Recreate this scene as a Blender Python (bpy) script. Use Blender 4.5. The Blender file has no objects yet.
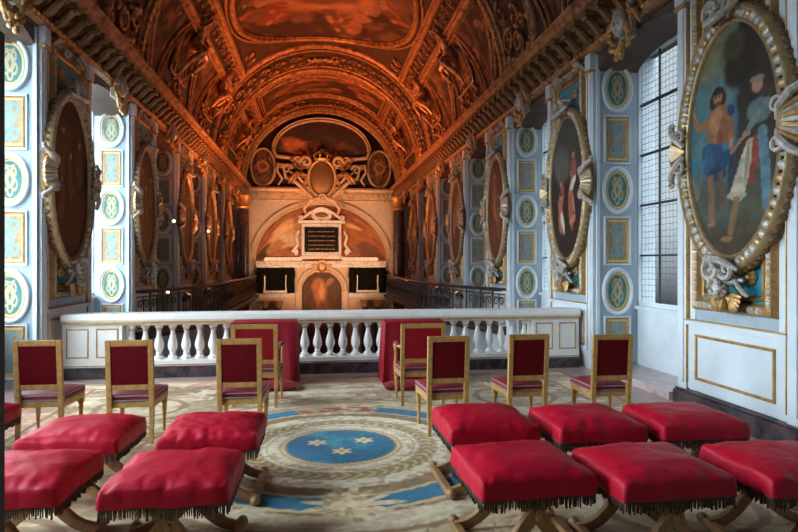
import bpy, math, random
import numpy as np
from mathutils import Vector, Matrix
random.seed(7)
PI = math.pi
sin, cos = math.sin, math.cos
SC = bpy.context.scene
COL = SC.collection

# ------------------------------------------------------------------ helpers
class MB:
    """collects shapes for ONE mesh object"""
    def __init__(s):
        s.v = []; s.f = []; s.m = []
    def add(s, vs, fs, m=0):
        n = len(s.v)
        s.v.extend([tuple(p) for p in vs])
        for f in fs:
            s.f.append(tuple(i + n for i in f)); s.m.append(m)
        return s
    def box(s, x0, x1, y0, y1, z0, z1, m=0):
        vs = [(x0,y0,z0),(x1,y0,z0),(x1,y1,z0),(x0,y1,z0),(x0,y0,z1),(x1,y0,z1),(x1,y1,z1),(x0,y1,z1)]
        return s.add(vs, [(0,3,2,1),(4,5,6,7),(0,1,5,4),(1,2,6,5),(2,3,7,6),(3,0,4,7)], m)
    def hexa(s, bot, top, m=0):
        return s.add(list(bot)+list(top), [(0,3,2,1),(4,5,6,7),(0,1,5,4),(1,2,6,5),(2,3,7,6),(3,0,4,7)], m)
    def tube(s, pts, r, seg=8, m=0, closed=False, flat=1.0):
        pts = [Vector(p) for p in pts]; n = len(pts)
        rs = r if isinstance(r, (list, tuple)) else [r]*n
        vs = []; up = None
        for i, p in enumerate(pts):
            a = pts[(i-1) % n] if (closed or i > 0) else p
            b = pts[(i+1) % n] if (closed or i < n-1) else p
            t = (b-a)
            if t.length < 1e-9: t = Vector((0,0,1))
            t.normalize()
            if up is None:
                up = Vector((0,0,1)) if abs(t.z) < .9 else Vector((1,0,0))
            u = up - t*up.dot(t)
            if u.length < 1e-6: u = t.orthogonal()
            u.normalize(); up = u
            w = t.cross(u)
            for k in range(seg):
                q = 2*PI*k/seg
                vs.append(p + u*(cos(q)*rs[i]) + w*(sin(q)*rs[i]*flat))
        fs = []
        for i in range(n if closed else n-1):
            j = (i+1) % n
            for k in range(seg):
                l = (k+1) % seg
                fs.append((i*seg+k, i*seg+l, j*seg+l, j*seg+k))
        if not closed:
            fs.append(tuple(range(seg-1,-1,-1))); fs.append(tuple((n-1)*seg+k for k in range(seg)))
        return s.add(vs, fs, m)
    def lathe(s, prof, seg=16, c=(0,0,0), m=0, sq=False):
        vs = []; fs = []
        for r, z in prof:
            for k in range(seg):
                q = 2*PI*k/seg
                vs.append((c[0]+r*cos(q), c[1]+r*sin(q), c[2]+z))
        for i in range(len(prof)-1):
            for k in range(seg):
                l = (k+1) % seg
                fs.append((i*seg+k, i*seg+l, (i+1)*seg+l, (i+1)*seg+k))
        fs.append(tuple(range(seg-1,-1,-1))); fs.append(tuple((len(prof)-1)*seg+k for k in range(seg)))
        return s.add(vs, fs, m)
    def ball(s, c, r, m=0, nu=10, nv=6, M=None):
        rx, ry, rz = r if isinstance(r, (list, tuple)) else (r, r, r)
        vs = []; fs = []
        c = Vector(c)
        def P(x, y, z):
            p = Vector((x*rx, y*ry, z*rz))
            if M is not None: p = M @ p
            return c + p
        vs.append(P(0,0,-1))
        for j in range(1, nv):
            a = -PI/2 + PI*j/nv
            for i in range(nu):
                q = 2*PI*i/nu
                vs.append(P(cos(a)*cos(q), cos(a)*sin(q), sin(a)))
        vs.append(P(0,0,1)); top = len(vs)-1
        for i in range(nu):
            fs.append((0, 1+(i+1)%nu, 1+i))
            fs.append((top, 1+(nv-2)*nu+i, 1+(nv-2)*nu+(i+1)%nu))
        for j in range(nv-2):
            for i in range(nu):
                k = (i+1)%nu
                fs.append((1+j*nu+i, 1+j*nu+k, 1+(j+1)*nu+k, 1+(j+1)*nu+i))
        return s.add(vs, fs, m)
    def extrude(s, prof, y0, y1, f=None, m=0, n=1, closed=True):
        """profile of (a,b) pairs run from y0 to y1; f maps (a, y, b)"""
        f = f or (lambda a, y, b: (a, y, b))
        k = len(prof); vs = []; fs = []
        for i in range(n+1):
            y = y0 + (y1-y0)*i/n
            vs += [f(a, y, b) for a, b in prof]
        for i in range(n):
            for j in range(k if closed else k-1):
                l = (j+1) % k
                fs.append((i*k+j, i*k+l, (i+1)*k+l, (i+1)*k+j))
        if closed:
            fs.append(tuple(range(k-1,-1,-1))); fs.append(tuple(n*k+j for j in range(k)))
        return s.add(vs, fs, m)
    def ring(s, a, b, prof, n=64, c=(0,0,0), m=0, q0=0, q1=2*PI, axis='y'):
        """profile (outward offset, depth towards viewer) swept round an ellipse in the x-z plane"""
        vs = []; fs = []; k = len(prof)
        full = abs(q1-q0-2*PI) < 1e-6
        cnt = n if full else n+1
        for i in range(cnt):
            q = q0+(q1-q0)*i/n
            for o, d in prof:
                vs.append((c[0]+(a+o)*cos(q), c[1]-d, c[2]+(b+o)*sin(q)))
        for i in range(n):
            j = (i+1) % cnt
            for l in range(k-1):
                fs.append((i*k+l, i*k+l+1, j*k+l+1, j*k+l))
        return s.add(vs, fs, m)
    def rectframe(s, x0, x1, z0, z1, w, d, y=0, m=0):
        """mitred bead frame on a plane y, standing d towards -y"""
        def R(o, dep): return [(x0+o, y-dep, z0+o),(x1-o, y-dep, z0+o),(x1-o, y-dep, z1-o),(x0+o, y-dep, z1-o)]
        rings = [R(0,0), R(w*.2,d), R(w*.55,d*.55), R(w*.8,d*.9), R(w,0)]
        vs = sum(rings, []); fs = []
        for i in range(len(rings)-1):
            for k in range(4):
                l = (k+1)%4
                fs.append((i*4+k, i*4+l, (i+1)*4+l, (i+1)*4+k))
        return s.add(vs, fs, m)
    def spiral(s, c, r0, turns, rad, m=0, ex=(1,0,0), ez=(0,0,1), start=0, n=18, seg=6):
        ex = Vector(ex); ez = Vector(ez); c = Vector(c); pts = []; rr = []
        for i in range(n+1):
            t = i/n
            r = r0*(1-t*.85); q = start+2*PI*turns*t
            pts.append(c+ex*(r*cos(q))+ez*(r*sin(q))); rr.append(rad*(1-.5*t))
        return s.tube(pts, rr, seg, m)
    def warp(s, f):
        s.v = [tuple(f(*p)) for p in s.v]; return s
    def move(s, dx=0, dy=0, dz=0):
        s.v = [(x+dx, y+dy, z+dz) for x, y, z in s.v]; return s
    def build(s, name, mats, parent=None, smooth=True, loc=None, bevel=0, sub=0, ang=40):
        me = bpy.data.meshes.new(name)
        me.from_pydata([tuple(p) for p in s.v], [], s.f)
        for mt in (mats if isinstance(mats, (list, tuple)) else [mats]): me.materials.append(mt)
        if len(set(s.m)) > 1: me.polygons.foreach_set('material_index', s.m)
        if smooth:
            me.polygons.foreach_set('use_smooth', [True]*len(s.f))
            try: me.set_sharp_from_angle(angle=math.radians(ang))
            except Exception: pass
        me.validate(); me.update()
        o = bpy.data.objects.new(name, me); COL.objects.link(o)
        if parent: o.parent = parent
        if loc: o.location = loc
        if bevel:
            b = o.modifiers.new('bevel', 'BEVEL'); b.width = bevel; b.segments = 2; b.limit_method = 'ANGLE'; b.angle_limit = math.radians(50)
        if sub:
            b = o.modifiers.new('sub', 'SUBSURF'); b.levels = sub; b.render_levels = sub
        return o

def tag(o, label=None, cat=None, group=None, kind=None):
    if label: o['label'] = label
    if cat: o['category'] = cat
    if group: o['group'] = group
    if kind: o['kind'] = kind
    return o
def empty(name, loc=(0,0,0), rz=0, label=None, cat=None, group=None, kind=None):
    o = bpy.data.objects.new(name, None); COL.objects.link(o)
    o.empty_display_size = .1
    o.location = loc; o.rotation_euler = (0,0,rz)
    return tag(o, label, cat, group, kind)
def kids(o): return [c for c in COL.objects if c.parent == o]
def copy_tree(o, parent=None):
    c = o.copy(); COL.objects.link(c); c.parent = parent
    for ch in kids(o): copy_tree(ch, c)
    return c
def struct(o): o['kind'] = 'structure'; return o

def fbm(x, y, seed=0, octv=4, scale=1.0):
    x = np.asarray(x, float)*scale; y = np.asarray(y, float)*scale
    out = np.zeros_like(x); amp = .5; tot = 0
    for o in range(octv):
        rng = np.random.RandomState(seed*31+o)
        L = rng.rand(64, 64)
        xi = np.floor(x).astype(int); yi = np.floor(y).astype(int)
        fx = x-xi; fy = y-yi
        fx = fx*fx*(3-2*fx); fy = fy*fy*(3-2*fy)
        a = L[xi%64, yi%64]; b = L[(xi+1)%64, yi%64]; c = L[xi%64, (yi+1)%64]; d = L[(xi+1)%64, (yi+1)%64]
        out += amp*((a*(1-fx)+b*fx)*(1-fy)+(c*(1-fx)+d*fx)*fy)
        tot += amp; amp *= .5; x = x*2.03+5.1; y = y*2.03+3.7
    return out/tot
def sst(a, b, x):
    t = np.clip((x-a)/(b-a), 0, 1); return t*t*(3-2*t)
def mixc(base, col, m):
    return base*(1-m[..., None])+np.array(col, float)*m[..., None]

def painted(name, nu, nv, pos, col, mat, parent=None, keep=None):
    """grid whose surface colour is a painted pattern kept in a colour attribute; pos(u,v)->xyz arrays, col(U,V)->rgb"""
    u = np.linspace(-1, 1, nu); v = np.linspace(-1, 1, nv)
    U, V = np.meshgrid(u, v)
    X, Y, Z = pos(U, V)
    C = np.clip(col(U, V), 0, 1)
    co = np.stack([X, Y, Z], -1).reshape(-1, 3)
    idx = np.arange(nu*nv).reshape(nv, nu)
    q = np.stack([idx[:-1,:-1], idx[:-1,1:], idx[1:,1:], idx[1:,:-1]], -1).reshape(-1, 4)
    me = bpy.data.meshes.new(name)
    me.from_pydata(co.tolist(), [], q.tolist())
    at = me.color_attributes.new('paint', 'FLOAT_COLOR', 'POINT')
    rgba = np.concatenate([C.reshape(-1, 3), np.ones((nu*nv, 1))], 1)
    at.data.foreach_set('color', rgba.ravel())
    me.polygons.foreach_set('use_smooth', [True]*len(q))
    me.materials.append(mat); me.update()
    o = bpy.data.objects.new(name, me); COL.objects.link(o)
    if parent: o.parent = parent
    return o
def disc_uv(U, V):
    """square grid to disc"""
    x = U*np.sqrt(1-V*V/2); y = V*np.sqrt(1-U*U/2); return x, y

# ------------------------------------------------------------------ materials
def mat(name, col, rough=.6, metal=0, noise=None, bump=None, spec=None, sheen=0, wear=None):
    m = bpy.data.materials.new(name); m.use_nodes = True
    nt = m.node_tree; b = nt.nodes['Principled BSDF']
    b.inputs['Base Color'].default_value = (*col, 1); b.inputs['Roughness'].default_value = rough; b.inputs['Metallic'].default_value = metal
    if spec is not None: b.inputs['Specular IOR Level'].default_value = spec
    if sheen: b.inputs['Sheen Weight'].default_value = sheen
    tc = nt.nodes.new('ShaderNodeTexCoord')
    if noise:
        col2, sc, lo, hi = noise
        n = nt.nodes.new('ShaderNodeTexNoise'); n.inputs['Scale'].default_value = sc; n.inputs['Detail'].default_value = 5
        r = nt.nodes.new('ShaderNodeMapRange'); r.inputs[1].default_value = lo; r.inputs[2].default_value = hi
        x = nt.nodes.new('ShaderNodeMix'); x.data_type = 'RGBA'
        x.inputs[6].default_value = (*col, 1); x.inputs[7].default_value = (*col2, 1)
        nt.links.new(tc.outputs['Object'], n.inputs['Vector']); nt.links.new(n.outputs['Fac'], r.inputs[0])
        nt.links.new(r.outputs[0], x.inputs[0]); nt.links.new(x.outputs[2], b.inputs['Base Color'])
    if bump:
        sc, st, dist = bump
        n = nt.nodes.new('ShaderNodeTexNoise'); n.inputs['Scale'].default_value = sc; n.inputs['Detail'].default_value = 4
        bp = nt.nodes.new('ShaderNodeBump'); bp.inputs['Strength'].default_value = st; bp.inputs['Distance'].default_value = dist
        nt.links.new(tc.outputs['Object'], n.inputs['Vector']); nt.links.new(n.outputs['Fac'], bp.inputs['Height']); nt.links.new(bp.outputs[0], b.inputs['Normal'])
    return m
def paintmat(name, rough=.6, bump=None, spec=.3, sheen=0, metal=0):
    m = mat(name, (1,1,1), rough, metal, bump=bump, spec=spec, sheen=sheen)
    nt = m.node_tree; a = nt.nodes.new('ShaderNodeVertexColor'); a.layer_name = 'paint'
    nt.links.new(a.outputs['Color'], nt.nodes['Principled BSDF'].inputs['Base Color'])
    return m
def marble(name, cols, scale=2.0, rough=.25):
    m = bpy.data.materials.new(name); m.use_nodes = True; nt = m.node_tree; b = nt.nodes['Principled BSDF']
    tc = nt.nodes.new('ShaderNodeTexCoord'); n = nt.nodes.new('ShaderNodeTexNoise')
    n.inputs['Scale'].default_value = scale; n.inputs['Detail'].default_value = 8; n.inputs['Distortion'].default_value = 1.6
    cr = nt.nodes.new('ShaderNodeValToRGB'); e = cr.color_ramp.elements
    while len(e) < len(cols): e.new(.5)
    for i, (p, c) in enumerate(cols): e[i].position = p; e[i].color = (*c, 1)
    nt.links.new(tc.outputs['Object'], n.inputs['Vector']); nt.links.new(n.outputs['Fac'], cr.inputs[0]); nt.links.new(cr.outputs[0], b.inputs['Base Color'])
    b.inputs['Roughness'].default_value = rough
    return m

M = {}
M['wall_white'] = mat('wall_white', (.64,.70,.74), .45, noise=((.54,.60,.65), 3, .4, .8))
M['wall_blue'] = mat('wall_blue', (.34,.42,.48), .5, noise=((.28,.36,.43), 4, .4, .7))
M['teal'] = mat('teal', (.02,.22,.30), .5, noise=((.03,.28,.36), 6, .4, .7))
M['gold'] = mat('gold', (.58,.36,.14), .42, .55, noise=((.34,.19,.07), 14, .45, .75), bump=(60,.35,.01))
M['frame_gold'] = mat('frame_gold', (.50,.36,.19), .42, .45, noise=((.32,.21,.11), 14, .45, .75), bump=(60,.3,.008))
M['dull_gold'] = mat('dull_gold', (.25,.15,.07), .5, .45, noise=((.22,.12,.05), 9, .4, .75), bump=(40,.4,.015))
M['silver_white'] = mat('silver_white', (.52,.49,.44), .4, .2, noise=((.28,.24,.20), 20, .4, .75))
M['brown_wall'] = mat('brown_wall', (.13,.08,.055), .6, noise=((.07,.045,.03), 2.5, .35, .7), bump=(20,.3,.02))
M['gilt_stone'] = mat('gilt_stone', (.60,.44,.28), .5, .1, noise=((.34,.20,.10), 5, .45, .75), bump=(20,.3,.01))
M['stucco'] = mat('stucco', (.52,.28,.13), .40, .4, noise=((.15,.07,.035), 7, .42, .68), bump=(30,.3,.01))
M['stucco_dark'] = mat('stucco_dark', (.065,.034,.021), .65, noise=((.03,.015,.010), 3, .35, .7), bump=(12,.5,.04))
M['beige'] = mat('beige', (.62,.50,.37), .6, noise=((.54,.42,.30), 3, .4, .7))
M['white_marble'] = marble('white_marble', [(.3,(.50,.47,.44)),(.5,(.80,.79,.76)),(1,(.86,.85,.83))], 3, .3)
M['bal_white'] = mat('bal_white', (.90,.90,.86), .35, noise=((.82,.82,.78), 8, .4, .8))
M['dark_marble'] = marble('dark_marble', [(.35,(.015,.012,.014)),(.52,(.06,.045,.055)),(.62,(.11,.075,.075)),(.75,(.03,.025,.03))], 4, .3)
M['pink_marble'] = marble('pink_marble', [(.3,(.36,.24,.23)),(.5,(.52,.40,.38)),(.7,(.42,.30,.29))], 2.5, .3)
M['floor'] = marble('floor_marble', [(.3,(.36,.24,.22)),(.5,(.46,.34,.32)),(.7,(.38,.27,.26))], 1.6, .3)
M['black'] = mat('black', (.006,.0055,.0055), .9, spec=.1)
M['black_gloss'] = mat('black_gloss', (.012,.012,.013), .2)
M['iron'] = mat('iron', (.06,.055,.055), .4, .5)
M['iron_gilt'] = mat('iron_gilt', (.35,.28,.16), .4, .6)
M['dark_wood'] = mat('dark_wood', (.035,.024,.019), .6)
M['wood_gilt'] = mat('wood_gilt', (.60,.35,.115), .42, .2, noise=((.45,.24,.07), 22, .4, .7), bump=(50,.15,.004))
M['oak'] = mat('oak', (.42,.24,.10), .5, .1, noise=((.27,.14,.06), 16, .35, .7), bump=(40,.2,.005))
M['red_back'] = mat('red_back', (.13,.002,.005), .85, spec=.15, noise=((.10,.002,.004), 30, .4, .7))  # side-chair backs: shade put into the colour as a darker red
M['red_back_bright'] = mat('red_back_bright', (.28,.006,.012), .75, spec=.2)  # same upholstery painted lighter for the armchair backs that catch light
M['red_seat'] = mat('red_seat', (.23,.005,.013), .6, sheen=.05, bump=(25,.3,.01))
M['red_drape'] = mat('red_drape', (.26,.003,.015), .6, spec=.3)
M['red_cloth'] = mat('red_cloth', (.50,.004,.026), .48, spec=.28, noise=((.42,.003,.021), 5, .4, .7), bump=(9,.35,.02))
M['braid'] = mat('braid', (.34,.28,.31), .5, .2)
M['fringe'] = mat('fringe', (.06,.035,.022), .8, noise=((.22,.17,.11), 40, .55, .75))
M['paint'] = paintmat('painted_surface', .55, spec=.35)
M['oil'] = paintmat('oil_painting', .5, spec=.2, bump=(60,.08,.004))
M['fresco'] = paintmat('fresco', .6, spec=.25)
M['carpet'] = paintmat('carpet_pile', .95, spec=.1, sheen=.15, bump=(180,.4,.006))
M['lead'] = mat('lead', (.03,.035,.04), .5, .3)
M['shutter'] = mat('shutter', (.16,.10,.07), .6)
M['lamp_glow'] = mat('lamp_glow', (1,.7,.4), .5)
_b = M['lamp_glow'].node_tree.nodes['Principled BSDF']; _b.inputs['Emission Color'].default_value = (1,.62,.35,1); _b.inputs['Emission Strength'].default_value = 12

def glass_mat():
    m = bpy.data.materials.new('leaded_glass'); m.use_nodes = True; nt = m.node_tree; nt.nodes.clear()
    out = nt.nodes.new('ShaderNodeOutputMaterial'); tr = nt.nodes.new('ShaderNodeBsdfTransparent'); tr.inputs[0].default_value = (.84,.88,.90,1)
    df = nt.nodes.new('ShaderNodeBsdfDiffuse'); df.inputs[0].default_value = (.12,.125,.13,1)
    gl = nt.nodes.new('ShaderNodeBsdfGlossy'); gl.inputs[1].default_value = .15
    tc = nt.nodes.new('ShaderNodeTexCoord'); vo = nt.nodes.new('ShaderNodeTexVoronoi'); vo.feature = 'DISTANCE_TO_EDGE'
    vo.inputs['Scale'].default_value = 11; vo.inputs['Randomness'].default_value = .18
    lt = nt.nodes.new('ShaderNodeMath'); lt.operation = 'LESS_THAN'; lt.inputs[1].default_value = .024
    m1 = nt.nodes.new('ShaderNodeMixShader'); m2 = nt.nodes.new('ShaderNodeMixShader'); m2.inputs[0].default_value = .06
    nt.links.new(tc.outputs['Object'], vo.inputs['Vector']); nt.links.new(vo.outputs['Distance'], lt.inputs[0])
    nt.links.new(tr.outputs[0], m2.inputs[1]); nt.links.new(gl.outputs[0], m2.inputs[2])
    nt.links.new(lt.outputs[0], m1.inputs[0]); nt.links.new(m2.outputs[0], m1.inputs[1]); nt.links.new(df.outputs[0], m1.inputs[2])
    nt.links.new(m1.outputs[0], out.inputs[0])
    return m
M['glass'] = glass_mat()

# ------------------------------------------------------------------ camera
F = 600.0; TH = math.atan(82/F); EYE = 1.7
cd = bpy.data.cameras.new('camera'); cam = bpy.data.objects.new('camera', cd); COL.objects.link(cam)
cam.location = (0,0,EYE); cam.rotation_euler = (PI/2, 0, -TH)
cd.sensor_width = 36; cd.lens = F/798*36; cd.shift_y = -4/798; cd.clip_start = .05; cd.clip_end = 200
SC.camera = cam
def W(px, d):
    """point straight above the floor at depth d along the view axis and column px"""
    xp = (px-399)/F*d
    return xp*cos(TH)+d*sin(TH), -xp*sin(TH)+d*cos(TH)

# ------------------------------------------------------------------ room measures
XL, XR = -3.8, 4.3; XC = .25
P = 4.07; PW = 1.85; P0 = 4.78         # pier k runs P0+P*k .. +PW
YB, YE = -3.4, 31.3; YT = 9.75         # back wall, altar wall, edge of the tribune floor
ZN = -5.0; SP = 5.5; R = 3.92
DEP = .68; ZW0, ZW1 = 1.02, 4.92       # window recess depth, sill and head
SKY_L, SKY_R, E_SPOT, E_COR, E_ALT, EXPO, E_WASH = 39.0, 1.0, 1700, 12, 1400, 0.0, 2200
# ================================================================== ROOM SHELL
b = MB(); b.box(XL-1, XR+1, YB, YT, -.25, 0); struct(b.build('floor', M['floor'], smooth=False))
b = MB(); b.box(XL-1, XR+1, YT, YE+.4, ZN-.2, ZN); struct(b.build('floor_nave', M['floor'], smooth=False))
b = MB(); b.box(XL-1, XR+1, YT-.2, YT-.001, ZN, -.251); struct(b.build('trim_tribune_face', M['white_marble'], smooth=False))
b = MB(); b.box(XL-1, XR+1, YB-.3, YB, 0, SP+R+.3); struct(b.build('wall_back', M['dark_wood'], smooth=False))

def side_wall(name, sx, XF):
    """local u = distance outward from wall face; sx=+1 right, -1 left"""
    b = MB()
    def bx(u0, u1, y0, y1, z0, z1, m):
        xs = sorted((XF+sx*u0, XF+sx*u1)); b.box(xs[0], xs[1], y0, y1, z0, z1, m)
    for k in range(-2, 7):
        y0 = P0+P*k; y1 = y0+PW
        bx(0, 1.0, y0, y1, ZN, ZW1+.35, 0)                       # pier
        if k < 6:
            wy0, wy1 = y1, y0+P
            bx(DEP, 1.0, wy0, wy1, ZN if wy1 > YT else 0, ZW0, 0)  # wall under the sill
            bx(0, 1.0, wy0, wy1, ZW1, ZW1+.35, 1)                # lintel
    # solid band over everything, up to the springing
    bx(0, 1.0, YB, YE+.4, ZW1+.35, SP+.1, 1)
    o = b.build(name, [M['wall_white'], M['brown_wall']], smooth=False)
    return struct(o)
side_wall('wall_right', 1, XR); side_wall('wall_left', -1, XL)

# ---- vault
def V(s_, y, d=0.0):
    a = s_/R
    return (XC+(R-d)*cos(a), y, SP+(R-d)*sin(a))
TOT = PI*R
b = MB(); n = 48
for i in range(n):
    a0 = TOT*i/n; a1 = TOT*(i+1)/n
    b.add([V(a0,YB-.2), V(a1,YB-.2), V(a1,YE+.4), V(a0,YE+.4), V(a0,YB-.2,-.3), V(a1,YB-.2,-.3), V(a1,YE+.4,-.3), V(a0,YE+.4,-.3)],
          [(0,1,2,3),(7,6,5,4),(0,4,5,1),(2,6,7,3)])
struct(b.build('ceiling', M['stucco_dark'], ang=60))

# ---- cornice with brackets along both walls
CPROF = [(0,4.96),(.10,4.98),(.12,5.04),(.07,5.08),(.07,5.36),(.16,5.40),(.44,5.42),(.46,5.50),(.52,5.53),(.52,5.58),(.40,5.60),(0,5.60)]
def bracket():
    m = MB()
    m.box(-.085,.085,-.40,-.07,5.335,5.405)
    m.tube([(0,-.09,5.12),(0,-.15,5.14),(0,-.22,5.22),(0,-.30,5.30),(0,-.38,5.32)], [.055,.07,.07,.06,.05], 8)
    m.spiral((0,-.13,5.16), .06, 1.1, .022, ex=(0,1,0)); m.ball((0,-.37,5.31), (.075,.05,.045)); m.ball((0,-.11,5.13),(.085,.05,.05))
    return m
bm_ = bracket()
for side, sx, XF in (('right',1,XR), ('left',-1,XL)):
    m = MB(); m.extrude(CPROF, YB, YE, f=lambda a, y, z: (XF-sx*a, y, z))
    # egg-and-dart bead run under the corona
    y = 3.0
    while y < YE-.1:
        m.ball((XF-sx*.11, y, 5.03), (.03,.045,.03), 1, 6, 4); y += .13
    o = struct(m.build('trim_cornice_'+side, [M['stucco'] , M['gold']]))
    proto = None; y = 4.2
    while y < YE-.2:
        if proto is None:
            proto = bm_.build('bracket', M['dull_gold'], o); c = proto
        else:
            c = proto.copy(); COL.objects.link(c)
        c.location = (XF, y, 0); c.rotation_euler = (0,0,-PI/2*sx); y += .385

# ---- window bays
def medallion_col(seed):
    def f(U, Vv):
        x, y = disc_uv(U, Vv)
        r = np.sqrt(x*x+y*y); th = np.arctan2(y, np.abs(x))
        C = np.zeros(U.shape+(3,))+np.array((.035,.14,.15))
        C = mixc(C, (.045,.17,.18), sst(.4,.6,fbm(x*4+9,y*4+9,seed)))
        cream = (.42,.33,.18)
        ax = np.abs(x)
        orn = np.zeros_like(x)
        for (cx, cy, a, w) in ((.0,.05,.30,.07),(.30,-.22,.20,.06),(.26,.36,.17,.06),(0,-.52,.18,.06)):
            dd = np.sqrt((ax-cx)**2+((y-cy)*.8)**2); orn = np.maximum(orn, 1-sst(w*.6,w*1.2,np.abs(dd-a)))
        orn = np.maximum(orn, 1-sst(.045,.08,np.abs(ax-.18*np.cos(y*5))*(1+6*(np.abs(y)>.72))))
        orn = np.maximum(orn, (1-sst(.02,.06,np.abs(y-.62-.25*ax)))*(ax<.36))
        orn *= (r < .82)
        C = mixc(C, cream, orn)
        C = mixc(C, (.70,.50,.20), sst(.88,.91,r))
        return C
    return f
def panel_col(seed):
    def f(U, Vv):
        C = np.zeros(U.shape+(3,))+np.array((.34,.255,.14))
        C = mixc(C, (.27,.19,.10), sst(.4,.6,fbm(U*3+9,Vv*3+9,seed)))
        ax = np.abs(U); y = Vv
        d = np.sqrt((ax-.35)**2+(((np.abs(y)-.5)*1.3))**2)
        line = 1-sst(.05,.1,np.abs(d-.27)); line = np.maximum(line, 1-sst(.04,.09,np.abs(np.sqrt(U*U*1.4+y*y)-.34)))
        line = np.maximum(line, (1-sst(.03,.07,np.abs(ax-.1-.12*np.sin(y*9))))*(np.abs(y)<.85))
        C = mixc(C, (.16,.30,.36), line*(ax<.8)*(np.abs(y)<.9))
        C = mixc(C, (.16,.36,.46), (1-sst(.1,.16,np.sqrt(U*U+(y*1.1)**2))))
        C = mixc(C, (.70,.50,.20), sst(.90,.93,np.maximum(ax, np.abs(y))))
        return C
    return f
OVA, OVB = .175, .29
def oval_pos(U, V_):
    x, y = disc_uv(U, V_); return x*OVA, x*0-.012, y*OVB
med_me = painted('field', 41, 61, oval_pos, medallion_col(3), M['paint']); med_me.name = 'proto_field'
pan_me = painted('panel_field', 41, 51, lambda U, V_: (U*.165, U*0-.012, V_*.33), panel_col(4), M['paint'])
med_ring = MB().ring(OVA, OVB, [(-.004,.0),(0,.03),(.012,.03),(.018,.018),(.028,.022),(.05,.05),(.075,.045),(.085,.0)], 40)
med_ring.m = [1 if (i % 7) < 2 else 0 for i in range(len(med_ring.f))]
pan_fr = MB().rectframe(-.182,.182,-.347,.347,.025,.022,0,1)
pan_fr.rectframe(-.225,.225,-.385,.385,.042,.03,0,0)
rm = med_ring.build('medallion_ring', [M['wall_white'], M['gold']]); pm = pan_fr.build('panel_moulding', [M['wall_white'], M['gold']])
PROTO = [med_me, pan_me, rm, pm]
def put(o, name, parent, loc):
    c = o.copy(); COL.objects.link(c); c.name = name; c.parent = parent; c.location = loc; return c

wn = 0
for side, sx, XF in (('right',1,XR), ('left',-1,XL)):
    for k in range(-2, 6):
        y0 = P0+P*k+PW; y1 = P0+P*(k+1); wn += 1; cy = (y0+y1)/2
        if k >= -1:
            # far jamb, facing the viewer
            cx = XF+sx*DEP/2
            j = empty('trim_%d' % (wn*2), (cx, y1-.001, 0), 0, kind='structure')
            m = MB(); m.box(-DEP/2, DEP/2, -.03, 0, .1, ZW1, 0)
            m.box(-DEP/2 if sx > 0 else DEP/2-.05, -DEP/2+.05 if sx > 0 else DEP/2, -.05, -.03, .1, ZW1, 1)
            m.build('jamb_board', [M['wall_blue'], M['wall_white']], j, smooth=False)
            for z in (4.40, 2.82, 1.24):
                r_ = put(rm, 'medallion', j, (0,-.03,z)); put(med_me, 'painted_field', r_, (0,0,0))
            for z in (3.61, 2.03, .48):
                r_ = put(pm, 'ornament_panel', j, (0,-.03,z)); put(pan_me, 'painted_field', r_, (0,0,0))
        # window: frame, bars, panes
        w = empty('window_%d' % wn, (XF+sx*(DEP+.06), cy, ZW0), -PI/2*sx, kind='structure')
        hw = (y1-y0)/2; H = ZW1-ZW0
        fr = MB()
        fr.box(-hw,-hw+.05,-.05,.05,0,H); fr.box(hw-.05,hw,-.05,.05,0,H); fr.box(-hw,hw,-.05,.05,0,.06); fr.box(-hw,hw,-.05,.05,H-.05,H)
        fr.build('window_frame', M['wall_white'], w, smooth=False)
        s_ = MB(); s_.box(-hw,hw,-.12,.0,-.05,.0); s_.build('window_sill', M['wall_white'], w, smooth=False)
        if -1 <= k <= (1):
            br = MB(); br.box(-.018,.018,-.03,.03,0,H)
            for i in range(1,5): br.box(-hw,hw,-.028,.028,H*i/5-.014,H*i/5+.014)
            for xx in (-hw/2, hw/2): br.box(xx-.006,xx+.006,-.015,.015,0,H)
            br.build('glazing_bars', M['lead'], w, smooth=False)
            g = MB(); g.box(-hw+.05,hw-.05,-.006,.006,.06,H-.05); g.build('leaded_pane', M['glass'], w, smooth=False)
        else:
            g = MB()
            for i in range(4): g.box(-hw+.05+i*(2*hw-.1)/4+.005,-hw+.05+(i+1)*(2*hw-.1)/4-.005,-.02,.02,.06,H-.05)
            g.build('closed_shutter', M['shutter'], w, smooth=False)  # also added on unseen bays behind the camera and third right, cutting daylight
        if -1 <= k <= 5:
            # arched dark head inside the recess and white mouldings of the opening
            a = MB(); n = 14
            for i in range(n):
                q0 = PI*i/n; q1 = PI*(i+1)/n
                zt = lambda q: ZW1-.32+.28*sin(q)
                yy = lambda q: cy-hw*cos(q)
                xs = [XF+sx*.03, XF+sx*DEP]
                a.hexa([(xs[0],yy(q0),zt(q0)),(xs[1],yy(q0),zt(q0)),(xs[1],yy(q1),zt(q1)),(xs[0],yy(q1),zt(q1))],
                       [(xs[0],yy(q0),ZW1-.002),(xs[1],yy(q0),ZW1-.002),(xs[1],yy(q1),ZW1-.002),(xs[0],yy(q1),ZW1-.002)])
            struct(a.build('trim_%d' % (wn*2+40), M['brown_wall']))

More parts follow.
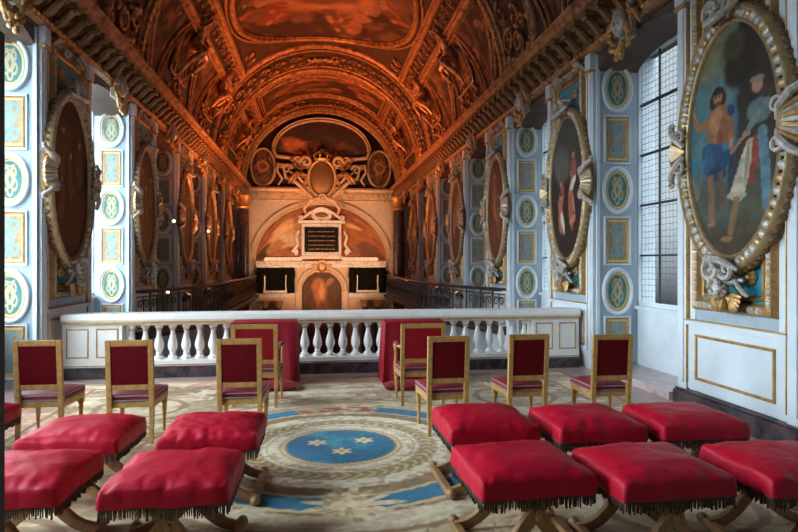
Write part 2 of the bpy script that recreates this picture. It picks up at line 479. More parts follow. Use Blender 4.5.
# architrave mouldings round each opening and pilaster strips on piers, dado and skirting
for side, sx, XF in (('right',1,XR), ('left',-1,XL)):
    for k in range(-1 if sx > 0 else 0, 7):
        y0 = P0+P*k; y1 = y0+PW; yc = (y0+y1)/2
        if y1 > YE: y1 = YE-.01
        g = empty('trim_%d' % (60+k+(10 if sx < 0 else 0)), (XF, yc, 0), -PI/2*sx, kind='structure')
        hw = PW/2
        low = 0 if y1 < YT else -1.2
        s_ = MB()
        for e in (-1, 1):
            def st(a, c, d, z0, z1, m):
                xs = sorted((e*a, e*c)); s_.box(xs[0], xs[1], -d, 0, z0, z1, m)
            st(hw-.17, hw-.001, .05, .22, 4.96, 0); st(hw-.13, hw-.04, .065, .3, 4.9, 0)
            st(hw-.185, hw-.17, .058, .3, 4.9, 1)
            st(hw-.30, hw-.20, .02, .22, 4.96, 0)
            st(hw-.19, hw+.0, .09, 4.72, 4.96, 0); st(hw-.2, hw+.01, .10, 4.66, 4.70, 1)
        s_.build('pilaster_strips', [M['wall_white'], M['gold']], g, smooth=False, bevel=.008)
        pn = MB(); iw = hw-.30
        pn.box(-iw, iw, -.012, 0, 1.16, 4.9, 0); pn.build('teal_field', M['teal'], g, smooth=False)
        fr = MB(); fr.rectframe(-iw, iw, 1.16, 4.9, .13, .07, -.012, 0); fr.rectframe(-iw+.15, iw-.15, 1.31, 4.75, .05, .035, -.012, 0)
        z = 1.3
        while z < 4.85:
            for e in (-1, 1): fr.ball((e*(iw-.065), -.06, z), (.045,.03,.05), 1, 6, 4)
            z += .115
        xx = -iw+.12
        while xx < iw-.1:
            fr.ball((xx, -.06, 1.225), (.05,.03,.042), 1, 6, 4); xx += .115
        fr.build('gilt_field_frame', [M['gold'], M['silver_white']], g)
        for e in (-1, 1):
            for zz in (1.55, 4.5):
                ro = MB(); c = Vector((e*(iw-.36), -.03, zz))
                for q in range(7):
                    a = 2*PI*q/7; ro.ball(c+Vector((.055*cos(a),0,.055*sin(a))), (.034,.03,.034), 0, 6, 5)
                ro.ball(c+Vector((0,-.02,0)), .035, 0, 8, 5); ro.build('rosette', M['gold'], g)
        d = MB(); d.box(-iw-.12, iw+.12, -.03, 0, .24, 1.02, 0)
        d.box(-iw-.14, iw+.14, -.07, 0, .98, 1.03, 0); d.box(-iw-.14, iw+.14, -.075, 0, 1.032, 1.045, 1); d.box(-hw+.3, hw-.3, -.01, 0, 1.05, 1.16, 2)
        d.rectframe(-iw+.02, iw-.02, .36, .88, .035, .02, -.03, 1)
        d.build('dado_panel', [M['wall_white'], M['gold'], M['wall_blue']], g, smooth=False)
        if yc < YT:
            bs = MB(); bs.box(-hw-.0, hw+.0, -.11, 0, 0, .20); bs.box(-hw, hw, -.085, 0, .20, .225)
            bs.build('marble_skirting', M['dark_marble'], g, smooth=False, bevel=.006)
        # small frieze scroll ornaments over the field
        o_ = MB()
        for e in (-1, 1):
            o_.spiral((e*.42,-.08,4.88), .10, 1.2, .03, ex=(e,0,0)); o_.spiral((e*.2,-.09,4.80), .09, 1.1, .028, ex=(-e,0,0))
            o_.tube([(e*.3,-.08,4.96),(e*.55,-.09,4.90),(e*.72,-.06,4.74)], [.03,.035,.015], 6)
        o_.build('crest_scrolls', M['silver_white'], g)
    # niche floor strip, pink stone inside tribune windows
b = MB(); b.box(XR-.0, XR+DEP, 6.88, 8.84, 0, .1); struct(b.build('trim_18', M['pink_marble'], smooth=False))

# ---- gilded cartouches hanging over the window heads
def cartouche(loc, rz, label):
    t = empty('gilded_cartouche', (loc[0]-.03*(1 if loc[0]>0 else -1), loc[1], loc[2]), rz, label, 'cartouche', 'cartouches over the windows')
    m = MB(); m.ball((0,-.16,.12), (.15,.09,.2), 0, 14, 10); m.ball((0,-.25,.08), (.03,.035,.03)); m.ball((0,-.24,.0),(.045,.02,.014))
    for e in (-1,1): m.ball((e*.05,-.245,.14), (.022,.015,.013)); m.ball((e*.07,-.22,.06),(.035,.03,.035))
    for e in (-1,1): m.spiral((e*.16,-.12,.28), .09, 1.2, .03, ex=(e,0,0))
    m.build('mask', M['silver_white'], t)
    g = MB(); rnd = random.Random(3)
    for i in range(26):
        a = PI*1.0+PI*i/25; r = .21+rnd.random()*.07
        c = Vector((r*cos(a), -.13-rnd.random()*.08, .02+r*1.15*sin(a)))
        g.ball(c, (.045,.04,.06), 0, 7, 5, Matrix.Rotation(-a, 3, 'Y'))
    for i in range(14):
        a = PI*i/13; c = Vector((.24*cos(a), -.12, .12+.26*sin(a))); g.ball(c, (.04,.04,.05), 0, 7, 5)
    for q in range(9): g.ball((rnd.uniform(-.09,.09), -.17, -.27-rnd.random()*.1), (.04,.04,.045), 0, 7, 5)
    for e in (-1,1):
        g.tube([(e*.17,-.12,.22),(e*.34,-.13,.16),(e*.42,-.1,-.02)], [.04,.045,.015], 6)
    g.build('gilt_foliage', M['gold'], t)
    bk = MB(); bk.box(-.17,.17,-.09,0,-.12,.36); bk.build('backing_block', M['silver_white'], t, bevel=.02)
    return t
nm = ['behind the viewer side','nearest the camera','second from the camera','third from the camera','fourth from the camera','fifth from the camera','farthest along']
proto = None
for side, sx, XF in (('right',1,XR), ('left',-1,XL)):
    for k in range(0, 6):
        cy = P0+P*k+(PW+P)/2
        lab = 'gilded mask cartouche over a window of the %s wall, %s' % (side, nm[k+1])
        if proto is None: proto = cartouche((XF-sx*.0, cy, 4.86), -PI/2*sx, lab)
        else:
            c = copy_tree(proto); c.location = (XF-sx*.03, cy, 4.86); c.rotation_euler = (0,0,-PI/2*sx); c['label'] = lab
# ================================================================== OVAL PAINTINGS
def blobs(C, U, Vv, lst, seed=0, wob=.05):
    wx = (fbm(U*4+8, Vv*4+8, seed+5)-.5)*wob*2; wy = (fbm(U*4+20, Vv*4+20, seed+6)-.5)*wob*2
    x = U+wx; y = Vv+wy
    for cx, cy, rx, ry, ang, col, soft in lst:
        soft *= .6
        a = math.radians(ang); dx = x-cx; dy = y-cy
        p = (dx*cos(a)+dy*sin(a))/rx; q = (-dx*sin(a)+dy*cos(a))/ry
        C = mixc(C, col, 1-sst(1-soft, 1+soft, np.sqrt(p*p+q*q)))
    return C
def sacred_scene(U, Vv):
    n = fbm(U*2+9, Vv*3+9, 1); n2 = fbm(U*6+3, Vv*8+3, 4); C = np.zeros(U.shape+(3,))
    C += np.array((.035,.14,.19)); C = mixc(C, (.15,.15,.08), sst(.25,.85,Vv+(n-.5))*sst(.9,-.5,U))
    C = mixc(C, (.028,.022,.015), sst(.02,.16,U+.3*(n-.5)-.12*Vv))
    C = mixc(C, (.06,.065,.04), sst(-.12,-.45,Vv+.3*(n-.5))*.9); C = mixc(C, (.05,.035,.02), sst(-.62,-.85,Vv+.2*(n2-.5)))
    L = []
    def e(X, Y, rx, ry, ang, col, soft=.18): L.append(((X/2.127-53)/38, (145-(Y/2.127+20))/115, rx/2.127/38, ry/2.127/115, ang, col, soft))
    def limb(x0, y0, x1, y1, r, col, k=6):
        for i in range(k+1): e(x0+(x1-x0)*i/k, y0+(y1-y0)*i/k, r, r, 0, col, .15)
    e(88,165,34,34,0,(.09,.17,.17),.5); e(50,260,22,30,0,(.07,.15,.15),.5); e(125,120,26,45,0,(.022,.018,.012),.4); e(118,70,20,30,0,(.05,.045,.025),.5)
    for x, y, c in ((35,345,(.20,.20,.15)),(46,362,(.16,.13,.08)),(30,375,(.10,.09,.06)),(52,340,(.08,.10,.09))): e(x,y,6,22,0,c,.3)
    e(88,172,16,26,0,(.035,.016,.009)); 
    limb(66,210,50,222,7,(.27,.11,.045)); limb(49,222,43,196,5,(.30,.13,.06)); limb(42,192,40,178,2.5,(.34,.17,.09))
    e(90,226,25,42,0,(.27,.115,.05)); e(84,215,13,26,10,(.36,.17,.08)); e(100,240,10,30,0,(.19,.08,.035)); e(92,255,6,20,0,(.14,.05,.025))
    limb(110,208,114,262,6.5,(.24,.10,.045)); limb(114,265,113,290,4,(.32,.16,.09)); e(112,203,7,12,0,(.015,.04,.10))
    e(88,166,8.5,15,0,(.34,.17,.09)); e(88,152,11,9,0,(.03,.014,.008)); e(84,164,2,2,0,(.05,.02,.01)); e(91,164,2,2,0,(.05,.02,.01)); e(88,178,5,4,0,(.10,.045,.02))
    e(80,290,24,28,-10,(.014,.055,.11)); e(70,300,9,34,0,(.025,.09,.16)); e(100,305,14,18,20,(.010,.04,.09)); e(86,330,18,16,0,(.010,.035,.07))
    limb(74,335,77,428,6,(.17,.09,.05),14); e(76,438,9,5,0,(.20,.10,.06)); limb(92,330,96,400,5,(.10,.055,.03),12)
    e(116,345,10,60,0,(.02,.03,.05),.4); limb(114,292,140,262,4,(.28,.15,.09)); e(140,262,6,6,0,(.33,.19,.12))
    e(160,222,20,26,0,(.10,.14,.14)); e(150,240,14,10,30,(.14,.17,.16)); e(156,172,9,13,0,(.30,.17,.11)); e(156,160,12,7,0,(.20,.15,.11)); e(172,190,10,14,0,(.05,.03,.02))
    for i in range(9): e(147-i*3.2,285+i*12.5,9+i*.6,12,0,(.40,.36,.26) if i % 3 else (.30,.27,.19))
    e(140,320,3,40,-12,(.22,.19,.14)); e(122,385,17,8,0,(.33,.29,.2)); e(153,305,6,36,0,(.24,.045,.03)); e(148,345,5,24,-8,(.17,.03,.02))
    for i in range(8): e(164+i*1.2,270+i*20,8,16,0,(.07,.14,.19) if i % 2 else (.10,.19,.24))
    limb(122,392,112,462,6,(.18,.10,.045),10); e(105,474,11,6,0,(.22,.12,.05)); e(140,450,22,14,0,(.06,.04,.025),.3)
    C = blobs(C, U, Vv, L, 2, .018)
    return C*(.55+.75*fbm(U*10+20, Vv*14+20, 8)[..., None])
def generic_scene(seed, sky, dark, accents):
    rng = np.random.RandomState(seed)
    L = [(rng.uniform(-.5,.5), rng.uniform(.35,.7), .5, .25, rng.uniform(-30,30), sky, .6)]
    for i in range(5):
        cx = rng.uniform(-.5,.5); cy = rng.uniform(-.45,.4); col = accents[rng.randint(len(accents))]
        L.append((cx, cy, .13, .28, rng.uniform(-25,25), tuple(np.array(col)*rng.uniform(.6,1)), .25))
        L.append((cx+rng.uniform(-.2,.2), cy-.1, .2, .07, rng.uniform(-60,60), accents[rng.randint(len(accents))], .3))
        L.append((cx+.02, cy+.30, .06, .065, 0, (.42,.22,.12), .25)); L.append((cx+.02, cy+.34, .065, .04, 0, (.08,.04,.02), .3))
    def f(U, Vv):
        n = fbm(U*3+9, Vv*3+9, seed); C = np.zeros(U.shape+(3,))+np.array(dark)
        C = mixc(C, tuple(np.array(sky)*.6), sst(.0,.8,Vv+.6*(n-.5)))
        C = blobs(C, U, Vv, L, seed, .06)
        return C*(.75+.5*fbm(U*8+20, Vv*8+20, seed+3)[..., None])
    return f
SC_R = [sacred_scene,
        generic_scene(11, (.09,.10,.09), (.025,.018,.014), [(.50,.46,.40),(.42,.14,.09),(.30,.10,.07),(.14,.17,.19)]),
        generic_scene(12, (.13,.05,.035), (.09,.028,.018), [(.20,.07,.045),(.26,.12,.08),(.12,.04,.03)]),
        generic_scene(13, (.12,.08,.06), (.06,.03,.025), [(.25,.12,.07),(.25,.12,.1),(.3,.2,.1)])]
SC_L = [generic_scene(21, (.06,.04,.03), (.02,.013,.01), [(.08,.05,.03),(.10,.05,.03)])]  # left-wall canvases: backlit shade put into the dark palette
CA, CB = .68, 1.19; OZ = 2.95

def cherub(parent, z):
    h = MB(); h.ball((0,-.2,z), (.085,.085,.10), 0, 14, 10)
    h.ball((0,-.285,z-.01), (.016,.02,.022), 0, 6, 5); h.ball((0,-.272,z-.05), (.025,.012,.01), 0, 6, 5)
    for e in (-1,1):
        h.ball((e*.042,-.262,z-.03), (.032,.025,.03), 0, 8, 6); h.ball((e*.032,-.272,z+.02), (.014,.012,.01), 0, 6, 5); h.ball((e*.085,-.2,z-.005), (.015,.02,.028), 0, 6, 5)
    rnd = random.Random(5)
    for i in range(22):
        a = rnd.uniform(0,PI); b_ = rnd.uniform(-.4,1.2)
        h.ball((.085*cos(a), -.2-.055*b_, z+.025+.08*sin(a)), (.03,.03,.026), 0, 6, 5)
    h.build('cherub_head', M['silver_white'], parent)
    w = MB()
    for e in (-1,1):
        for i in range(6):
            a = -.15-.27*i
            c = Vector((e*(.10+.07*cos(a)), -.15, z-.04+.12*sin(a)))
            w.ball(c, (.085,.025,.032), 0, 8, 6, Matrix.Rotation(-e*a if e > 0 else PI-a*-1*-1, 3, 'Y') if e > 0 else Matrix.Rotation(a, 3, 'Y'))
    for i in range(7): w.ball((-.06+.02*i, -.2, z-.14-.02*(i%3)), (.028,.035,.055), 0, 6, 5)
    w.ball((0,-.12,z-.12), (.12,.07,.10), 0, 10, 8)
    w.build('cherub_wings', M['gold'], parent)

def oval_frame(scene, loc, rz, label, dark=False):
    t = empty('oval_painting', loc, rz, label, 'painting', 'large oval paintings on the side walls')
    painted('canvas', 101, 161, lambda U, V_: (disc_uv(U,V_)[0]*CA, U*0-.07, OZ+disc_uv(U,V_)[1]*CB), lambda U, V_: scene(*disc_uv(U,V_)), M['oil'], t)
    m = MB(); c = (0,0,OZ)
    m.ring(CA, CB, [(-.01,.05),(-.01,.10),(.015,.115),(.035,.09),(.04,.10)], 72, c)
    m.ring(CA, CB, [(.12,.12),(.14,.145),(.165,.13),(.175,.08),(.18,.0)], 72, c)
    m.build('frame', M['frame_gold'], t, ang=60)
    g = MB(); n = 64
    for i in range(n):
        q = 2*PI*i/n; a, b_ = CA+.083, CB+.083
        nx, nz = cos(q)/a, sin(q)/b_; L = math.hypot(nx, nz); ang = math.atan2(nz, nx)
        Mx = Matrix.Rotation(-ang, 3, 'Y')
        g.ball((a*cos(q), -.095, OZ+b_*sin(q)), (.058,.045,.052), 1 if i % 3 == 0 else 0, 8, 6, Mx)
    m2 = MB()
    g.ring(CA, CB, [(.03,.05),(.085,.09),(.13,.12)], 72, c, 1)
    g.build('gadroon_band', [M['silver_white'], M['frame_gold']], t)
    o = MB(); n = 76
    for i in range(n):
        q = 2*PI*i/n; a, b_ = CA+.172, CB+.172
        o.ball((a*cos(q), -.06, OZ+b_*sin(q)), (.034,.04,.034), 0, 6, 4)
    o.ring(CA, CB, [(.15,.05),(.18,.06),(.185,.0)], 72, c)
    o.build('leaf_edge', M['dull_gold'], t)
    # shell brackets at both sides
    for e in (-1, 1):
        s_ = MB(); x0 = e*(CA+.05)
        for i in range(-3, 4):
            a = i*.23
            s_.tube([(x0-e*.03, -.13, OZ), (x0+e*.12*cos(a), -.2, OZ+.12*sin(a)*1.1), (x0+e*.25*cos(a), -.10, OZ+.26*sin(a)*1.1)], [.02,.03,.034], 6, 1 if i % 2 else 0)
        for z in (-1, 1):
            s_.tube([(x0-e*.02,-.13,OZ+z*.05),(x0+e*.05,-.18,OZ+z*.15),(x0+e*.16,-.17,OZ+z*.26),(x0+e*.26,-.10,OZ+z*.33)], [.035,.045,.04,.03], 8, 0)
            s_.spiral((x0+e*.0,-.17,OZ+z*.17), .085, 1.3, .026, 0, ex=(e,0,0), ez=(0,0,z)); s_.spiral((x0+e*.24,-.11,OZ+z*.33), .05, 1.2, .02, 0, ex=(e,0,0), ez=(0,0,z))
        s_.build('side_shell', [M['silver_white'], M['gold']], t)
    for z, nm_ in ((1,'top_scroll'),(-1,'bottom_scroll')):
        s_ = MB(); zz = OZ+z*(CB+.12)
        s_.spiral((-.10,-.24,zz), .13, 1.4, .04, ex=(1,0,0), ez=(0,0,z)); s_.spiral((.12,-.22,zz+z*.02), .10, 1.3, .034, ex=(-1,0,0), ez=(0,0,z))
        s_.tube([(-.24,-.16,zz-z*.05),(-.1,-.27,zz-z*.10),(.1,-.27,zz-z*.08),(.24,-.18,zz+z*.02)], [.02,.045,.045,.02], 8)
        s_.tube([(-.2,-.1,zz+z*.05),(0,-.2,zz+z*.16),(.22,-.1,zz+z*.12)], [.03,.05,.02], 8)
        s_.build(nm_, M['silver_white'], t)
    for e in (-1,1):
        sh = MB()
        for i in range(3): sh.tube([(e*.10,-.15,1.60),(e*(.16+.03*i),-.12-.02*i,1.50-.02*i),(e*(.22+.03*i),-.10,1.36)], [.02,.024,.016], 6, i % 2)
        sh.build('hanging_drapery', [M['silver_white'], M['gold']], t)
    cherub(t, 1.42)
    return t
labs = {('right',0):'large oval painting nearest the camera, bare-chested figure in blue drapery, right wall',
 ('right',1):'oval painting with pale robed figures, right wall beyond the nearest window',
 ('right',2):'reddish oval painting on the right wall just beyond the balustrade end',
 ('right',3):'dim oval painting on the right wall, fourth from the camera','0':0}
first = {}
for side, sx, XF, ks in (('right',1,XR,range(0,7)), ('left',-1,XL,range(1,7))):
    for k in ks:
        yc = P0+P*k+PW/2
        if yc > YE-.9: continue
        lab = labs.get((side,k)) or ('dark oval painting on the left wall beside the balustrade pedestal' if side == 'left' and k == 1 else
              'gilt framed oval painting on the %s wall, %s from the camera' % (side, ['first','second','third','fourth','fifth','sixth','seventh'][k]))
        rz = -PI/2*sx
        key = k if side == 'right' and k < 3 else ('x' if side == 'right' else 'l')
        if key in first:
            c = copy_tree(first[key]); c.location = (XF-sx*.03, yc-.08, 0); c.rotation_euler = (0,0,rz); c['label'] = lab
        else:
            sc_ = SC_R[min(k,3)] if side == 'right' else SC_L[0]
            first[key] = oval_frame(sc_, (XF-sx*.03, yc-.08, 0), rz, lab)

# ================================================================== VAULT DECORATION  (s along the arc, y, depth)
def Vw(p): return V(p[0], p[1], p[2])
def vs(deg): return R*math.radians(deg)
class VB(MB):
    def line(s, pts, r, m=0, seg=6, closed=False):
        """pts (deg, y, d) moulding following the vault"""
        out = []
        n = len(pts)
        for i in range(n if closed else n-1):
            a = pts[i]; b_ = pts[(i+1) % n]
            L = math.hypot(vs(b_[0]-a[0]), b_[1]-a[1]); k = max(1, int(L/.22))
            for j in range(k):
                t = j/k; out.append([a[q]+(b_[q]-a[q])*t for q in range(3)])
        if not closed: out.append(list(pts[-1]))
        s.tube([V(vs(p[0]), p[1], p[2]) for p in out], r, seg, m, closed)
    def bar(s, pts, w, d, m=0):
        """flat raised band with rounded edges"""
        s.line(pts, w, m, 8)
def rib_arch(b, y, r, d=.03, a0=1, a1=179, m=0): b.line([(a0+(a1-a0)*i/60, y, d) for i in range(61)], r, m, 8)
def stadium(a0, a1, y0, y1, rad, d, n=12, ry=None):
    """rounded rectangle in (deg,y); rad in metres"""
    rd = rad/R*180/PI; pts = []; ry = ry or rad
    for cx, cy, q0 in ((a1-rd,y1-ry,0),(a0+rd,y1-ry,PI/2),(a0+rd,y0+ry,PI),(a1-rd,y0+ry,PI*1.5)):
        for i in range(n+1):
            q = q0+PI/2*i/n; pts.append((cx+rd*cos(q), cy+ry*sin(q), d))
    return pts
fr_pal = [(.22,.06,.03),(.28,.12,.06),(.12,.06,.04),(.32,.17,.09),(.24,.05,.03)]
def fresco_scene(seed, n=26, glory=True):
    rng = np.random.RandomState(seed); L = []
    if glory: L += [(0,.05,.55,.35,0,(.42,.20,.09),.35),(0,.05,.36,.22,0,(.16,.08,.05),.4)]
    for i in range(n):
        a = rng.uniform(0,2*PI); r = rng.uniform(.55,.9); cx = r*cos(a); cy = r*sin(a)*.8
        c = fr_pal[rng.randint(5)]; L.append((cx, cy, rng.uniform(.05,.13), rng.uniform(.08,.2), rng.uniform(0,180), c, .3))
        L.append((cx+.05, cy+.07, .03, .05, 0, (.36,.19,.10), .3)); L.append((cx-.05, cy-.02, .08, .02, rng.uniform(-60,60), (.30,.15,.08), .3))
    def f(U, Vv):
        n_ = fbm(U*4+9, Vv*4+9, seed); C = np.zeros(U.shape+(3,))+np.array((.05,.028,.02))
        C = mixc(C, (.15,.075,.045), sst(.42,.6,n_)); C = blobs(C, U, Vv, L, seed, .07)
        return C*(.6+.8*fbm(U*9+30, Vv*9+30, seed+2)[..., None])
    return f
def vault_painting(label, a0, a1, y0, y1, rad, seed, ry=None, *,  nu=100, nv=120, d=.02, fr=.07, double=True, glory=True, name='ceiling_painting', grp='frescoes on the vault'):
    t = empty(name, V(vs((a0+a1)/2), (y0+y1)/2, 0), 0, label, 'painting', grp)
    off = Vector(t.location)
    ry = ry or rad; rd = rad*.97; ryy = ry*.97; hs = vs(a1-a0)/2; hy = (y1-y0)/2
    def pos(U, Vv):
        # squeeze the grid into a rounded rectangle
        s_ = U*hs; y = Vv*hy
        ex = np.clip(np.abs(s_)-(hs-rd), 0, None); lim = ryy*np.sqrt(np.clip(1-(ex/rd)**2, 0, None))+(hy-ryy)
        y = np.clip(y, -1e9, 1e9)/hy*np.minimum(lim, hy)
        a = math.radians((a0+a1)/2)+s_/R
        return XC+(R-d)*np.cos(a)-off.x, y+(y0+y1)/2-off.y, SP+(R-d)*np.sin(a)-off.z
    painted('fresco', nu, nv, pos, fresco_scene(seed, glory=glory), M['fresco'], t)
    b = VB(); b.line(stadium(a0,a1,y0,y1,rad,.06,ry=ry), fr, 0, 8, True)
    if double:
        g = fr/R*180/PI*2.2
        b.line(stadium(a0-g,a1+g,y0-fr*2.2,y1+fr*2.2,rad+fr*2.2,.03,ry=ry+fr*2.2), fr*.55, 0, 6, True)
        b.line(stadium(a0+g*.5,a1-g*.5,y0+fr*1.1,y1-fr*1.1,max(.05,rad-fr*1.1),.04,ry=max(.05,ry-fr*1.1)), fr*.4, 0, 6, True)
    b.move(-off.x, -off.y, -off.z)
    b.build('frame', M['stucco'], t, ang=70)
    return t
vault_painting('large rounded ceiling painting with a glowing centre, over the nave crown', 49, 131, 13.6, 20.75, 2.72, 31, 3.5, fr=.085)
vault_painting('arched ceiling painting beyond the dentilled arch, near the altar end', 49, 131, 24.9, 27.6, .15, 32, fr=.05, glory=False)
vault_painting('ceiling painting over the tribune, above and before the first arch', 49, 131, 3.6, 9.9, 2.72, 33, 3.1, nu=50, nv=60)
# haunch frescoes between arches, left (angle > 90) and right
pn = 0
for (y0, y1, yl) in ((15.1,16.7,'behind the nearest of'),(19.2,20.7,'behind the second of'),(24.9,27.5,'behind the farthest of')):
    for side in ('right','left'):
        a0, a1 = (13,32)
        A0, A1 = (a0,a1) if side == 'right' else (180-a1,180-a0)
        vault_painting('small fresco panel low on the %s vault, %s the stucco figures' % (side, yl), A0, A1, y0, y1, .12, 40+pn, nu=30, nv=40, fr=.035, double=False, glory=False, name='haunch_fresco', grp='small frescoes on the vault sides'); pn += 1
# pendant U shaped frescoes over each pier
order = ['nearest the camera','second from the camera','third from the camera','fourth from the camera','fifth from the camera']
for i, k in enumerate((0,1,2,3)):
    yc = P0+P*k+PW/2+.1
    for side in ('right','left'):
        A0, A1 = (7.5,34) if side == 'right' else (146,172.5)
        t = empty('pendant_fresco', V(vs((A0+A1)/2), yc, 0), 0, 'tapering fresco framed by gilt moulding low on the %s vault, %s' % (side, order[i]), 'painting', 'tapering frescoes low on the vault')
        off = Vector(t.location)
        lo = 7.5
        def hw(q): # half width at fraction up the panel
            return .30+.95*min(1,q)**1.2
        pts = []
        for j in range(13):
            q = 1-j/12; pts.append((q, -hw(q)))
        for j in range(1,8):
            a = PI+PI*j/8; pts.append((-.22*abs(sin(a))**1.0*.6, .30*cos(a)))
        for j in range(13):
            q = j/12; pts.append((q, hw(q)))
        def deg(q): return lo+(34-lo)*q if side == 'right' else 180-lo-(34-lo)*q
        b = VB()
        for dr, rr in ((0,.05),(.17,.035)):
            L = [(deg(q-(.0 if dr == 0 else .07)), yc+w_*(1+dr*1.0/max(.3,abs(w_))) if abs(w_) > .05 else yc, .04) for q, w_ in pts]
            b.line(L, rr, 0, 6)
        b.move(-off.x,-off.y,-off.z).build('frame', M['stucco'], t)
        sd = 60+i*2+(side == 'left')
        def pos(U, Vv):
            q = (Vv+1)/2*1.1-.1; hwv = np.where(q > 0, .30+.95*np.clip(q,0,1)**1.2, .30*np.sqrt(np.clip(1-(q/.11)**2,0,1)))
            dg = lo+(34-lo)*q
            if side == 'left': dg = 180-dg
            a = np.radians(dg)
            return XC+(R-.02)*np.cos(a)-off.x, U*hwv+yc-off.y, SP+(R-.02)*np.sin(a)-off.z
        painted('fresco', 30, 50, pos, fresco_scene(sd, 8, False), M['fresco'], t)

# arches, beams, bands
b = VB()
for y, r_ in ((10.9,.09),(11.1,.05),(12.9,.09),(12.7,.05),(21.45,.12),(21.7,.05),(22.0,.035),(23.75,.05),(24.15,.10),(24.42,.06),(27.95,.08),(28.2,.05),(29.6,.06),(30.1,.10),(30.6,.06),(31.0,.10)):
    rib_arch(b, y, r_)
struct(b.build('trim_101', M['stucco'], ang=70))
b = VB()
for a in (34.5,44.5,135.5,145.5):
    for (y0, y1) in ((3,10.8),(13.0,21.4),(24.5,27.9)):
        r_ = .10 if a in (34.5,145.5) else .10
        b.line([(a, y0, .04),(a, y1, .04)], r_, 0, 8); b.line([(a+1.9, y0, .03),(a+1.9, y1, .03)], r_*.5, 0, 6)
struct(b.build('trim_102', M['stucco'], ang=70))
# dentils and beads on the arches
b = MB(); 
for yb, st_, sz in ((24.28,2.05,.06),(12.8,2.4,.06),(29.9,2.6,.05)):
    a = 6
    while a < 174:
        x = VB(); x.box(-sz,sz,-.07,.07,-.09,.02)
        x.warp(lambda p, q, r__: V(vs(a)+p, yb+q, .05-r__)); b.v_off = 0
        b.add(x.v, x.f); a += st_
for yb in (21.58, 28.1, 30.35):
    a = 5
    while a < 175:
        b.ball(V(vs(a), yb, .06), .045, 0, 6, 4); a += 1.5
for a in (32.3,147.7):
    y = 13.2
    while y < 27.8:
        if not 21.3 < y < 24.5: b.ball(V(vs(a), y, .05), .04, 0, 6, 4)
        y += .15
struct(b.build('trim_103', M['gold']))
# foliage scrolls in the bands
b = MB(); rnd = random.Random(11)
def scroll(a, y, r0, e1, e2, m=0, rad=.035):
    c = Vector(V(vs(a), y, .07)); ex = (Vector(V(vs(a+.1), y, .07))-c).normalized(); ey = Vector((0,1,0))
    b.spiral(c, r0, 1.2, rad, m, ex=ex*e1, ez=ey*e2, n=12, seg=5)
    n_ = ex.cross(ey)
    b.ball(c+ex*e1*r0*.9, (.05,.05,.05), m, 6, 4)
for yb, w in ((22.9,.62),(11.95,.6),(28.9,.45)):
    a = 8; i = 0
    while a < 172:
        if abs(a-90) < 7:
            a += 5; continue
        scroll(a, yb+(.28 if i % 2 else -.28), .26, 1 if a < 90 else -1, 1 if i % 2 else -1); 
        b.ball(V(vs(a+2), yb-(.3 if i % 2 else -.3), .05), (.09,.09,.07), 0, 7, 5)
        a += 4.6; i += 1
for a in (40.2,139.8):
    y = 13.4
    i = 0
    while y < 27.6:
        ok = not (21.2 < y < 24.7)
        if ok: scroll(a, y, .15, 1 if i % 2 else -1, 1, rad=.025)
        y += .42; i += 1
for k in range(7):      # low haunch ornaments between the pendants
    yc = P0+P*k+PW+.9+.1
    for sgn in (0,1):
        for (a, dy, r0) in ((6,-.6,.16),(6,.6,.16),(10,0,.22),(14,-.35,.15),(14,.35,.15)):
            aa = a if sgn == 0 else 180-a
            scroll(aa, yc+dy, r0, 1 if sgn == 0 else -1, 1 if dy >= 0 else -1, rad=.04)
        for q in range(16):
            aa = rnd.uniform(4,17); aa = aa if sgn == 0 else 180-aa
            b.ball(V(vs(aa), yc+rnd.uniform(-.9,.9), .05), (.07,.07,.07), 0, 6, 4)
for e in (-1,1):       # cluster at the middle of the broad band
    for q in range(5): b.ball(V(vs(90+e*(1.5+q*1.6)), 22.85+.1*(q % 2), .07), (.14-.015*q,.12,.08), 0, 8, 6)
# spandrels round the rounded corners of the crown painting
for (aa, ee) in ((50,1),(130,-1)):
    for yy_, ey_ in ((20.7,1),(14.1,-1),(20.2,1)): scroll(aa, yy_, .2, ee, ey_)
struct(b.build('trim_104', M['stucco'], ang=70))

# ---- stucco figures
def skin_body(name, J, E, Rd, material, parent, root=0, sub=1):
    me = bpy.data.meshes.new(name); me.from_pydata([Vector(p) for p in J], E, []); me.update()
    o = bpy.data.objects.new(name, me); COL.objects.link(o)
    sk = o.modifiers.new('skin', 'SKIN')
    if not me.skin_vertices: 
        bpy.context.view_layer.objects.active = o
    sv = me.skin_vertices[0].data
    for i, r_ in enumerate(Rd): sv[i].radius = (r_, r_); sv[i].use_root = (i == root)
    ss = o.modifiers.new('sub', 'SUBSURF'); ss.levels = sub; ss.render_levels = sub
    dg = bpy.context.evaluated_depsgraph_get(); ev = o.evaluated_get(dg)
    nm_ = bpy.data.meshes.new_from_object(ev); nm_.polygons.foreach_set('use_smooth', [True]*len(nm_.polygons)); nm_.materials.clear(); nm_.materials.append(material)
    o.modifiers.clear(); o.data = nm_; o.parent = parent
    return o
